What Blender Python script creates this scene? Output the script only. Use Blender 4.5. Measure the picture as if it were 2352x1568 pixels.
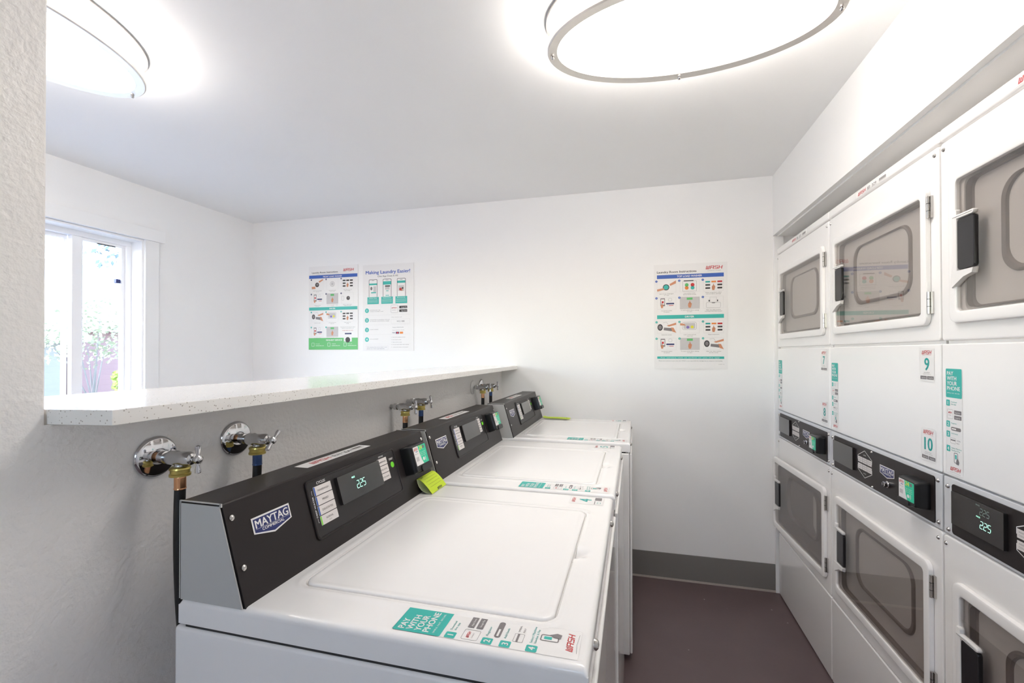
import bpy, bmesh, math, random
from mathutils import Vector, Matrix
random.seed(7)
SC = bpy.context.scene
COL = SC.collection
for o in list(bpy.data.objects): bpy.data.objects.remove(o)
PI = math.pi

# ------------------------------------------------------------------ camera
CAM_H = 1.3578
F_PX, CX, CY = 1020.1, 1191.6, 802.9
YAW, PITCH, ROLL = 0.2544, 0.0076, -0.0018
cd = bpy.data.cameras.new('camera'); cam = bpy.data.objects.new('camera', cd); COL.objects.link(cam)
cd.sensor_fit = 'HORIZONTAL'; cd.sensor_width = 36.0
cd.lens = F_PX / 2352 * 36.0
cd.shift_x = (1176 - CX) / 2352; cd.shift_y = (CY - 784) / 2352
cd.clip_start = 0.02; cd.clip_end = 300
Fv = Vector((-math.sin(YAW)*math.cos(PITCH), math.cos(YAW)*math.cos(PITCH), math.sin(PITCH)))
Rv = Vector((math.cos(YAW), math.sin(YAW), 0)); Uv = Rv.cross(Fv)
R2 = Rv*math.cos(ROLL) + Uv*math.sin(ROLL); U2 = Uv*math.cos(ROLL) - Rv*math.sin(ROLL)
M = Matrix((R2, U2, -Fv)).transposed().to_4x4(); M.translation = Vector((0, 0, CAM_H))
cam.matrix_world = M
SC.camera = cam

# ------------------------------------------------------------------ world, sun, exposure
LAMP_E = 3.15
W = bpy.data.worlds.new('world'); SC.world = W; W.use_nodes = True
nt = W.node_tree; nt.nodes.clear()
wo = nt.nodes.new('ShaderNodeOutputWorld'); bg = nt.nodes.new('ShaderNodeBackground')
sky = nt.nodes.new('ShaderNodeTexSky')
try:
    sky.sky_type = 'NISHITA'; sky.sun_disc = False; sky.sun_elevation = math.radians(48); sky.sun_rotation = math.radians(200)
except Exception: pass
bg.inputs['Strength'].default_value = 0.54
nt.links.new(sky.outputs[0], bg.inputs[0]); nt.links.new(bg.outputs[0], wo.inputs[0])
sd = bpy.data.lights.new('sun', 'SUN'); sd.energy = .40; sd.angle = math.radians(1.0); sd.color = (1, .96, .9)
sun = bpy.data.objects.new('sun', sd); COL.objects.link(sun)
sun.rotation_euler = Vector((0.35, 0.75, 1.0)).to_track_quat('Z', 'Y').to_euler()
SC.view_settings.view_transform = 'Standard'; SC.view_settings.look = 'None'
SC.view_settings.gamma = 1.0; SC.view_settings.use_curve_mapping = False
SC.view_settings.exposure = 1.95
SC.cycles.max_bounces = 12; SC.cycles.diffuse_bounces = 10; SC.cycles.glossy_bounces = 4
SC.cycles.transparent_max_bounces = 8; SC.cycles.caustics_reflective = False; SC.cycles.caustics_refractive = False

# ------------------------------------------------------------------ materials
def srgb(r, g, b):
    f = lambda c: (c/255/12.92) if c/255 <= .04045 else ((c/255+.055)/1.055)**2.4
    return (f(r), f(g), f(b))
MATS = {}
def mat(name, col, rough=.5, metal=0., var=.03, vscale=8., bump=0., bscale=120., bdist=.001, coat=0., emit=None, es=0., spec=.5):
    m = bpy.data.materials.new(name); m.use_nodes = True; n = m.node_tree; b = n.nodes['Principled BSDF']
    tc = n.nodes.new('ShaderNodeTexCoord'); no = n.nodes.new('ShaderNodeTexNoise'); no.inputs['Scale'].default_value = vscale
    no.inputs['Detail'].default_value = 3
    n.links.new(tc.outputs['Object'], no.inputs['Vector'])
    mr = n.nodes.new('ShaderNodeMapRange'); mr.inputs[3].default_value = 1-var; mr.inputs[4].default_value = 1+var*.4
    n.links.new(no.outputs[0], mr.inputs[0])
    mx = n.nodes.new('ShaderNodeVectorMath'); mx.operation = 'SCALE'; mx.inputs[0].default_value = col
    n.links.new(mr.outputs[0], mx.inputs['Scale']); n.links.new(mx.outputs[0], b.inputs['Base Color'])
    b.inputs['Roughness'].default_value = rough; b.inputs['Metallic'].default_value = metal
    b.inputs['Specular IOR Level'].default_value = spec
    if coat: b.inputs['Coat Weight'].default_value = coat; b.inputs['Coat Roughness'].default_value = .05
    if emit: b.inputs['Emission Color'].default_value = (*emit, 1); b.inputs['Emission Strength'].default_value = es
    if bump:
        n2 = n.nodes.new('ShaderNodeTexNoise'); n2.inputs['Scale'].default_value = bscale; n2.inputs['Detail'].default_value = 2
        n.links.new(tc.outputs['Object'], n2.inputs['Vector'])
        bp = n.nodes.new('ShaderNodeBump'); bp.inputs['Strength'].default_value = bump; bp.inputs['Distance'].default_value = bdist
        n.links.new(n2.outputs[0], bp.inputs['Height']); n.links.new(bp.outputs[0], b.inputs['Normal'])
    MATS[name] = m
    return m
wall_paint = mat('wall_paint', (.89, .885, .875), .55, var=.02, vscale=2, bump=.25, bscale=90, bdist=.001)
ceil_paint = mat('ceiling_paint', (.91, .91, .905), .7, var=.02, vscale=2, bump=.2, bscale=80)
stucco = mat('stucco_paint', (.90, .88, .86), .42, var=.03, vscale=3, bump=.6, bscale=105, bdist=.0035)
trim_paint = mat('trim_paint', (.89, .89, .885), .35, var=.01)
rubber_base = mat('rubber_cove', srgb(128, 125, 121), .45, var=.06, vscale=5)
caulk = mat('caulk', srgb(190, 180, 172), .5)
appl = mat('appliance_white', (.88, .87, .86), .22, var=.01, coat=.3)
appl_panel = mat('appliance_panel_white', (.90, .89, .88), .20, var=.01, coat=.6)
silver_wh = mat('silver_white_trim', (.72, .73, .75), .3, metal=.15, var=.02)
galv = mat('grey_steel_panel', srgb(186, 186, 184), .45, var=.03, vscale=20)
charcoal = mat('charcoal_metal', srgb(38, 33, 33), .34, var=.05, vscale=30, spec=.3)
charcoal2 = mat('charcoal_overlay', srgb(35, 31, 32), .4, var=.05, vscale=30)
blk = mat('black_plastic', srgb(18, 18, 20), .3, var=.1)
blk_rub = mat('black_rubber', srgb(22, 21, 22), .45, var=.2, vscale=40)
blk_gl = mat('black_gloss_display', srgb(38, 35, 35), .12, var=.02, coat=.6)
grip_m = mat('grip_black', srgb(30, 30, 34), .25, var=.1)
chrome = mat('chrome', (.72, .72, .74), .06, metal=1, var=.02)
chrome_r = mat('cast_chrome', (.62, .62, .63), .22, metal=1, var=.12, vscale=60, bump=.2, bscale=200)
brass = mat('brass', (.62, .50, .16), .3, metal=1, var=.2, vscale=50)
copper = mat('copper', (.80, .42, .22), .25, metal=1, var=.15, vscale=50)
bluefer = mat('blue_anodised', (.06, .10, .22), .3, metal=.8, var=.1)
nickel = mat('brushed_nickel', (.84, .80, .76), .38, metal=1, var=.05, vscale=60)
steel = mat('screw_steel', (.6, .58, .56), .2, metal=1, var=.05)
white_pl = mat('white_plastic', (.80, .79, .78), .3, var=.01)
paper = mat('poster_white', (.83, .82, .81), .4, var=.01)
ink = mat('ink_dark', srgb(52, 48, 50), .5, var=0.01)
ink_g = mat('ink_grey', srgb(125, 120, 122), .5, var=.01)
ink_lg = mat('ink_light_grey', srgb(198, 196, 196), .5, var=.01)
red = mat('ink_red', srgb(196, 38, 44), .45, var=.01)
blue = mat('ink_blue', srgb(48, 92, 178), .45, var=.01)
navy = mat('ink_navy', srgb(38, 46, 104), .4, var=.01)
teal = mat('ink_teal', srgb(52, 180, 170), .45, var=.01)
mint = mat('ink_mint', srgb(30, 205, 160), .35, var=.01)
tealtx = mat('ink_teal_text', srgb(22, 158, 152), .45, var=.01)
green_i = mat('ink_green', srgb(96, 190, 110), .45, var=.01)
lime_i = mat('ink_lime', srgb(128, 216, 60), .45, var=.01)
skin_i = mat('ink_skin', srgb(206, 142, 108), .5, var=.01)
orange_i = mat('ink_orange', srgb(232, 138, 60), .5, var=.01)
yel_i = mat('ink_yellow', srgb(232, 226, 60), .5, var=.01)
pur_i = mat('ink_purple', srgb(130, 110, 185), .5, var=.01)
key_i = mat('key_cream', (.74, .70, .68), .4, var=.01)
green_btn = mat('start_green', srgb(120, 225, 50), .3, var=.02)
tag_g = mat('tag_lime', srgb(200, 226, 30), .45, var=.03)
tag_line = mat('tag_line', srgb(120, 140, 25), .5, var=.01)
tag_in = mat('tag_inside', srgb(222, 222, 190), .5, var=.03)
led = mat('led_green', (.02, .1, .07), .4, emit=(.42, .95, .70), es=.55)
led_dim = mat('led_dim', (.05, .06, .06), .4, emit=(.35, .5, .45), es=.12)
liner_m = mat('dryer_liner', (.30, .27, .26), .35, var=.04, vscale=4)
dark_in = mat('dark_gap', (.03, .03, .03), .7)
vinyl_frame = mat('window_vinyl', (.90, .90, .91), .3, var=.01)
def emis(name, col, s):
    m = bpy.data.materials.new(name); m.use_nodes = True; n = m.node_tree; b = n.nodes['Principled BSDF']
    b.inputs['Base Color'].default_value = (.85, .85, .83, 1); b.inputs['Emission Color'].default_value = (*col, 1)
    b.inputs['Emission Strength'].default_value = s; b.inputs['Roughness'].default_value = .4
    return m
lamp_em = emis('lit_acrylic', (1.0, .93, .86), LAMP_E)
band_em = emis('lit_acrylic_side', (1.0, .93, .86), LAMP_E*2.25)
def counter_mat():
    m = mat('speckled_quartz', (.88, .86, .83), .16, var=.02, coat=.2); n = m.node_tree; b = n.nodes['Principled BSDF']
    tc = n.nodes.new('ShaderNodeTexCoord'); v = n.nodes.new('ShaderNodeTexVoronoi'); v.inputs['Scale'].default_value = 170
    n.links.new(tc.outputs['Object'], v.inputs['Vector'])
    cr = n.nodes.new('ShaderNodeValToRGB'); cr.color_ramp.elements[0].position = .14; cr.color_ramp.elements[1].position = .24
    cr.color_ramp.elements[0].color = (.38, .34, .30, 1); cr.color_ramp.elements[1].color = (1, 1, 1, 1)
    n.links.new(v.outputs['Distance'], cr.inputs[0])
    old = b.inputs['Base Color'].links[0].from_socket
    mx = n.nodes.new('ShaderNodeMix'); mx.data_type = 'RGBA'; mx.blend_type = 'MULTIPLY'; mx.inputs[0].default_value = .8
    n.links.new(old, mx.inputs[6]); n.links.new(cr.outputs[0], mx.inputs[7]); n.links.new(mx.outputs[2], b.inputs['Base Color'])
    return m
quartz = counter_mat()
def floor_mat():
    m = mat('floor_vinyl', srgb(104, 88, 89), .36, var=.18, vscale=5, bump=.15, bscale=60); n = m.node_tree; b = n.nodes['Principled BSDF']
    tc = n.nodes.new('ShaderNodeTexCoord'); v = n.nodes.new('ShaderNodeTexVoronoi'); v.inputs['Scale'].default_value = 9
    n.links.new(tc.outputs['Object'], v.inputs['Vector'])
    cr = n.nodes.new('ShaderNodeValToRGB'); cr.color_ramp.elements[0].position = .025; cr.color_ramp.elements[1].position = .04
    cr.color_ramp.elements[0].color = (1, 1, 1, 1); cr.color_ramp.elements[1].color = (0, 0, 0, 1)
    n.links.new(v.outputs['Distance'], cr.inputs[0])
    old = b.inputs['Base Color'].links[0].from_socket
    mx = n.nodes.new('ShaderNodeMix'); mx.data_type = 'RGBA'; mx.inputs[7].default_value = (.45, .4, .38, 1)
    n.links.new(cr.outputs[0], mx.inputs[0]); n.links.new(old, mx.inputs[6]); n.links.new(mx.outputs[2], b.inputs['Base Color'])
    return m
floor_m = floor_mat()
def glass_mat(name, tint, f0, extra):
    m = bpy.data.materials.new(name); m.use_nodes = True; n = m.node_tree; n.nodes.clear()
    o = n.nodes.new('ShaderNodeOutputMaterial'); t = n.nodes.new('ShaderNodeBsdfTransparent'); t.inputs[0].default_value = (*tint, 1)
    g = n.nodes.new('ShaderNodeBsdfGlossy'); g.inputs['Roughness'].default_value = .015
    fr = n.nodes.new('ShaderNodeFresnel'); fr.inputs[0].default_value = f0
    ad = n.nodes.new('ShaderNodeMath'); ad.operation = 'ADD'; ad.inputs[1].default_value = extra; ad.use_clamp = True
    mx = n.nodes.new('ShaderNodeMixShader')
    ge = n.nodes.new('ShaderNodeNewGeometry'); iv = n.nodes.new('ShaderNodeMath'); iv.operation = 'SUBTRACT'; iv.inputs[0].default_value = 1
    mu = n.nodes.new('ShaderNodeMath'); mu.operation = 'MULTIPLY'
    n.links.new(ge.outputs['Backfacing'], iv.inputs[1]); n.links.new(fr.outputs[0], ad.inputs[0]); n.links.new(ad.outputs[0], mu.inputs[0]); n.links.new(iv.outputs[0], mu.inputs[1])
    n.links.new(mu.outputs[0], mx.inputs[0])
    n.links.new(t.outputs[0], mx.inputs[1]); n.links.new(g.outputs[0], mx.inputs[2]); n.links.new(mx.outputs[0], o.inputs[0])
    return m
smoked = glass_mat('smoked_acrylic', (.84, .82, .805), 1.5, .10)
clear_gl = glass_mat('window_glass', (.97, .98, .98), 1.45, 0.)
def siding(name, col):
    m = mat(name, col, .7, var=.05); n = m.node_tree; b = n.nodes['Principled BSDF']
    tc = n.nodes.new('ShaderNodeTexCoord'); w = n.nodes.new('ShaderNodeTexWave'); w.bands_direction = 'Z'; w.wave_profile = 'SAW'
    w.inputs['Scale'].default_value = 2.4; n.links.new(tc.outputs['Object'], w.inputs['Vector'])
    bp = n.nodes.new('ShaderNodeBump'); bp.inputs['Distance'].default_value = .03; n.links.new(w.outputs['Fac'], bp.inputs['Height'])
    n.links.new(bp.outputs[0], b.inputs['Normal'])
    return m
red_sid = siding('red_siding', (.38, .23, .22)); grey_sid = siding('grey_siding', (.36, .335, .30))
roof_m = mat('roof_shingle', (.55, .55, .58), .8, var=.2, vscale=6)
leaf_m = mat('leaf_pale', (.42, .43, .28), .6, var=.4, vscale=3)
leaf_d = mat('leaf_blue_green', (.16, .22, .24), .6, var=.4, vscale=3)
leaf_y = mat('leaf_bush', (.40, .52, .10), .6, var=.4, vscale=3)
bark = mat('bark', (.25, .22, .20), .8, var=.3)
asphalt = mat('asphalt', (.25, .25, .26), .8, var=.2)
car_w = mat('car_white', (.85, .86, .88), .15, coat=.5); car_gl = mat('car_glass', (.10, .17, .30), .08, coat=.5); car_g = mat('car_grey', (.22, .24, .28), .2, coat=.5)

# ------------------------------------------------------------------ mesh helpers
class MB:
    def __init__(s): s.v = []; s.f = []; s.mi = []; s.mats = []
    def m(s, mt):
        if mt not in s.mats: s.mats.append(mt)
        return s.mats.index(mt)
    def add(s, vs, fs, mt):
        k = len(s.v); i = s.m(mt); s.v += [tuple(p) for p in vs]
        for f in fs: s.f.append(tuple(k+j for j in f)); s.mi.append(i)
    def box(s, x0, x1, y0, y1, z0, z1, mt, r=0., seg=2):
        bm = bmesh.new(); bmesh.ops.create_cube(bm, size=1)
        for v in bm.verts: v.co = Vector(((x0+x1)/2+v.co.x*(x1-x0), (y0+y1)/2+v.co.y*(y1-y0), (z0+z1)/2+v.co.z*(z1-z0)))
        if r: bmesh.ops.bevel(bm, geom=list(bm.edges), offset=r, segments=seg, profile=.5, affect='EDGES')
        s.bm(bm, mt)
    def bm(s, bm, mt, T=None):
        bm.verts.index_update()
        s.add([(T @ v.co if T else v.co) for v in bm.verts], [[v.index for v in f.verts] for f in bm.faces], mt); bm.free()
    def loft(s, rings, mt, cap0=True, cap1=True, closed=False):
        n = len(rings[0]); vs = [p for r in rings for p in r]; fs = []
        R = len(rings)
        for i in range(R if closed else R-1):
            a, b = i*n, ((i+1) % R)*n
            for j in range(n):
                k = (j+1) % n; fs.append((a+j, a+k, b+k, b+j))
        if not closed:
            if cap0: fs.append(tuple(range(n))[::-1])
            if cap1: fs.append(tuple((R-1)*n+j for j in range(n)))
        s.add(vs, fs, mt)
    def lathe(s, org, axis, prof, mt, seg=28, cap=True):
        org = Vector(org); ax = Vector(axis).normalized(); u = ax.orthogonal().normalized(); w = ax.cross(u)
        rings = []
        for t, r in prof:
            r = max(r, 1e-5); rings.append([org+ax*t+(u*math.cos(2*PI*k/seg)+w*math.sin(2*PI*k/seg))*r for k in range(seg)])
        s.loft(rings, mt, cap, cap)
    def tube(s, pts, r, mt, seg=12):
        pts = [Vector(p) for p in pts]; rings = []; up = None
        for i, p in enumerate(pts):
            d = (pts[min(i+1, len(pts)-1)]-pts[max(i-1, 0)]).normalized()
            if up is None: up = d.orthogonal().normalized()
            u = (up-d*up.dot(d)).normalized(); up = u; w = d.cross(u)
            rr = r[i] if isinstance(r, (list, tuple)) else r
            rings.append([p+(u*math.cos(2*PI*k/seg)+w*math.sin(2*PI*k/seg))*rr for k in range(seg)])
        s.loft(rings, mt)
    def build(s, name, parent=None, sharp=38, loc=None, rotz=0.):
        me = bpy.data.meshes.new(name); me.from_pydata(s.v, [], s.f)
        for mt in s.mats: me.materials.append(mt)
        me.polygons.foreach_set('material_index', s.mi); me.update()
        bm = bmesh.new(); bm.from_mesh(me); bmesh.ops.recalc_face_normals(bm, faces=bm.faces) if getattr(s, 'recalc', True) else None
        for f in bm.faces: f.smooth = True
        lim = math.radians(sharp)
        for e in bm.edges:
            if len(e.link_faces) == 2:
                if e.calc_face_angle(0) > lim: e.smooth = False
            else: e.smooth = False
        bm.to_mesh(me); bm.free()
        o = bpy.data.objects.new(name, me); COL.objects.link(o)
        if getattr(s, 'recalc', True):
            wn = o.modifiers.new('weighted', 'WEIGHTED_NORMAL'); wn.keep_sharp = True
        if parent: o.parent = parent
        if loc: o.location = loc
        o.rotation_euler[2] = rotz
        return o
def rr(x0, x1, y0, y1, r, k=6):
    """rounded rectangle, counter-clockwise, 4*(k+1) points"""
    out = []
    r = max(r, 1e-5)
    for cx, cy, a in ((x1-r, y1-r, 0), (x0+r, y1-r, 90), (x0+r, y0+r, 180), (x1-r, y0+r, 270)):
        for j in range(k+1):
            t = math.radians(a+90*j/k); out.append((cx+r*math.cos(t), cy+r*math.sin(t)))
    return out
def plate(mb, x0, x1, z0, z1, yb, yf, mt, r=.01, b=.003, k=6, fn=None):
    """rounded plate in the xz plane from y=yb (back) to y=yf (front, smaller y), softened front edge"""
    fn = fn or (lambda a, y, c: (a, y, c))
    s = 1 if yf > yb else -1
    rings = []
    for ins, y in ((0, yb), (0, yf-s*b), (b*.3, yf-s*b*.3), (b, yf)):
        rings.append([fn(a, y, c) for a, c in rr(x0+ins, x1-ins, z0+ins, z1-ins, max(r-ins, .0005), k)])
    mb.loft(rings, mt)
def frame(mb, o, i, yb, yf, mt, ro=.03, ri=.02, b=.003, k=6, fn=None):
    """ring plate: o, i = (x0,x1,z0,z1) outer and inner"""
    fn = fn or (lambda a, y, c: (a, y, c)); s = 1 if yf > yb else -1
    def ring(q, ins, r, y): return [fn(a, y, c) for a, c in rr(q[0]+ins, q[1]-ins, q[2]+ins, q[3]-ins, max(r-ins, .0005), k)]
    rings = [ring(o, 0, ro, yb), ring(o, 0, ro, yf-s*b), ring(o, b*.3, ro, yf-s*b*.3), ring(o, b, ro, yf),
             ring(i, -b, ri, yf), ring(i, -b*.3, ri, yf-s*b*.3), ring(i, 0, ri, yf-s*b), ring(i, 0, ri, yb)]
    mb.loft(rings, mt, closed=True)

# ---- text and flat graphics
TXT = {}
def text_geo(s, bold, shear):
    key = (s, bold, shear)
    if key not in TXT:
        cu = bpy.data.curves.new('t', 'FONT'); cu.body = s; cu.size = 1; cu.resolution_u = 3; cu.shear = shear
        cu.offset = 0.0
        ob = bpy.data.objects.new('t', cu); COL.objects.link(ob)
        dg = bpy.context.evaluated_depsgraph_get(); me = bpy.data.meshes.new_from_object(ob.evaluated_get(dg))
        vs = [(v.co.x, v.co.y) for v in me.vertices]; fs = [tuple(p.vertices) for p in me.polygons]
        bpy.data.objects.remove(ob); bpy.data.curves.remove(cu); bpy.data.meshes.remove(me)
        xs = [v[0] for v in vs] or [0]
        TXT[key] = (vs, fs, min(xs), max(xs))
    return TXT[key]
class Dec:
    """flat printing on a plane. origin = top left, X = right, D = down; lv stacks layers outward"""
    STEP = .00025
    def __init__(s, mb, O, X, D, base=.0003):
        s.mb = mb; s.O = Vector(O); s.X = Vector(X).normalized(); s.D = Vector(D).normalized(); s.N = s.X.cross(-s.D); s.base = base
    def P(s, x, y, lv): return s.O+s.X*x+s.D*y+s.N*(s.base+lv*s.STEP)
    def poly(s, pts, mt, lv=0):
        a = sum(pts[i][0]*pts[(i+1) % len(pts)][1]-pts[(i+1) % len(pts)][0]*pts[i][1] for i in range(len(pts)))
        if a > 0: pts = pts[::-1]
        s.mb.add([s.P(x, y, lv) for x, y in pts], [tuple(range(len(pts)))], mt)
    def rect(s, x, y, w, h, mt, lv=0, r=0.):
        if r: s.poly(rr(x, x+w, y, y+h, r, 4), mt, lv)
        else: s.poly([(x, y), (x+w, y), (x+w, y+h), (x, y+h)], mt, lv)
    def box(s, x, y, w, h, t, mt, lv=0, r=0.):
        if r <= 0:
            for q in ((x, y, w, t), (x, y+h-t, w, t), (x, y+t, t, h-2*t), (x+w-t, y+t, t, h-2*t)): s.rect(*q, mt, lv)
        else:
            a = rr(x, x+w, y, y+h, r, 4); b = rr(x+t, x+w-t, y+t, y+h-t, max(r-t, .0003), 4); n = len(a)
            for i in range(n): s.poly([a[i], a[(i+1) % n], b[(i+1) % n], b[i]], mt, lv)
    def circ(s, x, y, r, mt, lv=0, n=20, sy=1.): s.poly([(x+r*math.cos(2*PI*k/n), y+r*sy*math.sin(2*PI*k/n)) for k in range(n)], mt, lv)
    def line(s, x0, y0, x1, y1, w, mt, lv=0):
        L = math.hypot(x1-x0, y1-y0) or 1; nx, ny = -(y1-y0)/L*w/2, (x1-x0)/L*w/2
        s.poly([(x0+nx, y0+ny), (x1+nx, y1+ny), (x1-nx, y1-ny), (x0-nx, y0-ny)], mt, lv)
    def path(s, pts, w, mt, lv=0):
        for a, b in zip(pts, pts[1:]): s.line(*a, *b, w, mt, lv)
    def text(s, t, x, y, h, mt, lv=1, al='l', bold=False, shear=0., w=None, rot=0.):
        """x,y = baseline anchor; h = cap height; w = fitted width"""
        vs, fs, x0, x1 = text_geo(t, bold, shear); sc = h/.70; sx = sc
        if w: sx = w/(x1-x0)
        W_ = (x1-x0)*sx; off = {'l': 0, 'c': -W_/2, 'r': -W_}[al]
        c, sn = math.cos(rot), math.sin(rot)
        for q, (dx, dy) in enumerate(((-.035, 0), (.035, 0), (0, -.02), (0, .02)) if bold else ((0, 0),)):
            out = []
            for a, b in vs:
                px, py = (a-x0)*sx+off+dx*h, -b*sc+dy*h
                out.append(s.P(x+px*c-py*sn, y+px*sn+py*c, lv+q*.05))
            s.mb.add(out, fs, mt)
    def wash(s, x, y, w, h, mt=None, lv=1):
        """the slanted WASH logo in square strokes; x,y = top left"""
        mt = mt or red; lw = w/4.6; t = lw*.21; g = lw*1.18; th = h*.15
        def q(x0, y0, x1, y1):
            k = .22
            s.poly([(x0+(h-y0)*k*1, y+y0), (x1+(h-y0)*k, y+y0), (x1+(h-y1)*k, y+y1), (x0+(h-y1)*k, y+y1)], mt, lv)
        X0 = x
        q(X0, 0, X0+t, h); q(X0+lw*.5-t/2+.0, h*.12, X0+lw*.5+t/2, h-th); q(X0+lw-t, 0, X0+lw, h-th); q(X0+t, h-th, X0+lw, h)
        X0 += g; q(X0, 0, X0+lw, th); q(X0, th, X0+t, h); q(X0+lw-t, th, X0+lw, h); q(X0+t, h*.45, X0+lw-t, h*.45+th)
        X0 += g; q(X0+t*.3, 0, X0+lw, th); q(X0, th*.6, X0+t, h*.5); q(X0+t, h*.5-th*.5, X0+lw, h*.5+th*.5); q(X0+lw-t, h*.5+th*.5, X0+lw, h-th); q(X0, h-th, X0+lw, h)
        X0 += g; q(X0, 0, X0+t, h); q(X0+lw-t, 0, X0+lw, h); q(X0+t, h*.5-th*.5, X0+lw-t, h*.5+th*.5)
    def seg7(s, txt, x, y, h, mt, lv=1):
        SEG = {'2': 'abged', '5': 'afgcd', '0': 'abcdef'}; w = h*.5; t = h*.075; k = .13
        for ch in txt:
            if ch == '.':
                s.rect(x-w*.28, y+h-t, t, t, mt, lv); continue
            P = lambda a, b: (x+a*w+(1-b)*h*k, y+b*h)
            E_ = {'a': ((0, 0), (1, 0)), 'b': ((1, 0), (1, .5)), 'c': ((1, .5), (1, 1)), 'd': ((0, 1), (1, 1)), 'e': ((0, .5), (0, 1)), 'f': ((0, 0), (0, .5)), 'g': ((0, .5), (1, .5))}
            for c in SEG[ch]:
                a, b = E_[c]; A, B = P(*a), P(*b)
                d = (B[0]-A[0], B[1]-A[1]); A = (A[0]+d[0]*.08, A[1]+d[1]*.08); B = (B[0]-d[0]*.08, B[1]-d[1]*.08)
                s.line(*A, *B, t, mt, lv)
            x += w*1.42
def empty(name, loc, rz=0.):
    o = bpy.data.objects.new(name, None); COL.objects.link(o); o.location = loc; o.rotation_euler = (0, 0, rz); o.empty_display_size = .1
    return o
def tag(o, label, cat, group=None, kind=None):
    if label: o['label'] = label
    if cat: o['category'] = cat
    if group: o['group'] = group
    if kind: o['kind'] = kind
    return o
def struct(o, label=None): o['kind'] = 'structure'; o['label'] = label or o.name.replace('_', ' '); return o
def share(mesh_owner, name, parent):
    o = mesh_owner.copy(); COL.objects.link(o); o.name = name; o.parent = parent; return o

# ------------------------------------------------------------------ room shell
XS, YB, H, XL, XD, XP = .770, 2.8174, 2.3688, -2.865, .784, -.850
YF = -2.0; ZSOF = 2.025
mb = MB(); mb.box(XL-.1, 1.65, YF-.1, YB+.1, -.1, 0, floor_m); struct(mb.build('floor'), 'dark purplish brown vinyl floor')
mb = MB(); mb.box(XL-.1, 1.65, YF-.1, YB+.1, H, H+.1, ceil_paint); struct(mb.build('ceiling'), 'flat white painted ceiling')
mb = MB(); mb.box(XL-.1, 1.65, YB, YB+.1, 0, H, wall_paint); struct(mb.build('wall_back'), 'long white back wall holding the posters')
DX0, DX1, DZ1 = -.62, .30, 2.04
mb = MB(); mb.box(XL, DX0, YF-.1, YF, 0, H, wall_paint); mb.box(DX1, 1.65, YF-.1, YF, 0, H, wall_paint); mb.box(DX0, DX1, YF-.1, YF, DZ1, H, wall_paint); struct(mb.build('wall_front'), 'white wall behind the camera')
# left wall with the window opening
WY0, WY1, WZ0, WZ1 = 1.10, 2.012, .96, 2.036
mb = MB(); T = .15
mb.box(XL-T, XL, YF, -1.2, 0, H, wall_paint); mb.box(XL-T, XL, .2, WY0, 0, H, wall_paint)
mb.box(XL-T, XL, -1.2, .2, 0, .9, wall_paint); mb.box(XL-T, XL, -1.2, .2, WZ1, H, wall_paint); mb.box(XL-T, XL, WY1, YB, 0, H, wall_paint)
mb.box(XL-T, XL, WY0, WY1, 0, WZ0, wall_paint); mb.box(XL-T, XL, WY0, WY1, WZ1, H, wall_paint)
struct(mb.build('wall_left'), 'white left wall around the window')
# right side: recess that holds the dryers
DY0 = .7245
mb = MB(); mb.box(1.55, 1.65, YF, YB, 0, H, wall_paint); mb.box(XS, 1.55, YF, .70, 0, H, wall_paint)
struct(mb.build('wall_right'), 'white right wall and recess behind the dryers')
mb = MB(); mb.box(XS, XS+.022, .70, YB, ZSOF, H, wall_paint); mb.box(XS+.022, 1.55, .70, YB, ZSOF-.007, H, wall_paint)
struct(mb.build('wall_soffit'), 'white soffit above the dryers')
mb = MB(); mb.box(XS, XS+.05, YB-.014, YB, 0, ZSOF-.007, trim_paint, r=.002); struct(mb.build('trim_1'), 'white jamb beside the far dryer')
# middle wall: full height towards the camera, half height under the counter
CT, CB = 1.275, 1.252
YE = .464
mb = MB(); mb.box(XP-.16, XP, YF, YE, 0, H, stucco, r=.004); mb.box(XP-.16, XP, YE-.004, YB, 0, CB, stucco)
struct(mb.build('wall_middle'), 'textured white half wall behind the washers')
# cove base
mb = MB()
mb.box(-.82, XS, YB-.007, YB-.001, .010, .158, rubber_base, r=.002)
mb.box(-.82, XS, YB-.010, YB-.001, .0, .011, caulk)
struct(mb.build('baseboard_back'), 'grey rubber cove base along the back wall')
# unseen glazed door behind the camera, added to let fill daylight into the aisle
mb = MB()
for a in ((DX0+.003, DX0+.11, .005, DZ1-.003), (DX1-.11, DX1-.003, .005, DZ1-.003), (DX0+.11, DX1-.11, .005, 1.48), (DX0+.11, DX1-.11, DZ1-.12, DZ1-.003)):
    mb.box(a[0], a[1], YF-.065, YF-.025, a[2], a[3], trim_paint, r=.002)
dr = struct(mb.build('fill_door'), 'unseen white glazed door added behind the camera for fill daylight')
mb = MB(); mb.box(DX0+.105, DX1-.105, YF-.048, YF-.042, 1.475, DZ1-.115, clear_gl); mb.build('fill_door_pane', dr)
mb = MB(); mb.lathe((DX0+.06, YF-.026, 1.0), (0, 1, 0), [(-.003, .028), (.006, .028), (.008, .010), (.035, .010), (.04, .026), (.058, .028), (.066, .018)], chrome_r, 24); mb.build('fill_door_knob', dr)
# window casing
mb = MB(); mb.box(XL, XL+.02, WY1+.006, 2.098, .86, 2.045, trim_paint, r=.002); struct(mb.build('trim_2'), 'flat white casing at the window side')
mb = MB(); mb.box(XL, XL+.028, .96, 2.13, 2.045, 2.118, trim_paint, r=.002); struct(mb.build('trim_3'), 'flat white header board over the window')
mb = MB(); mb.box(XL, XL+.02, 1.01, WY0-.006, .86, 2.045, trim_paint, r=.002); struct(mb.build('trim_4'), 'flat white casing at the near window side')
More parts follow.
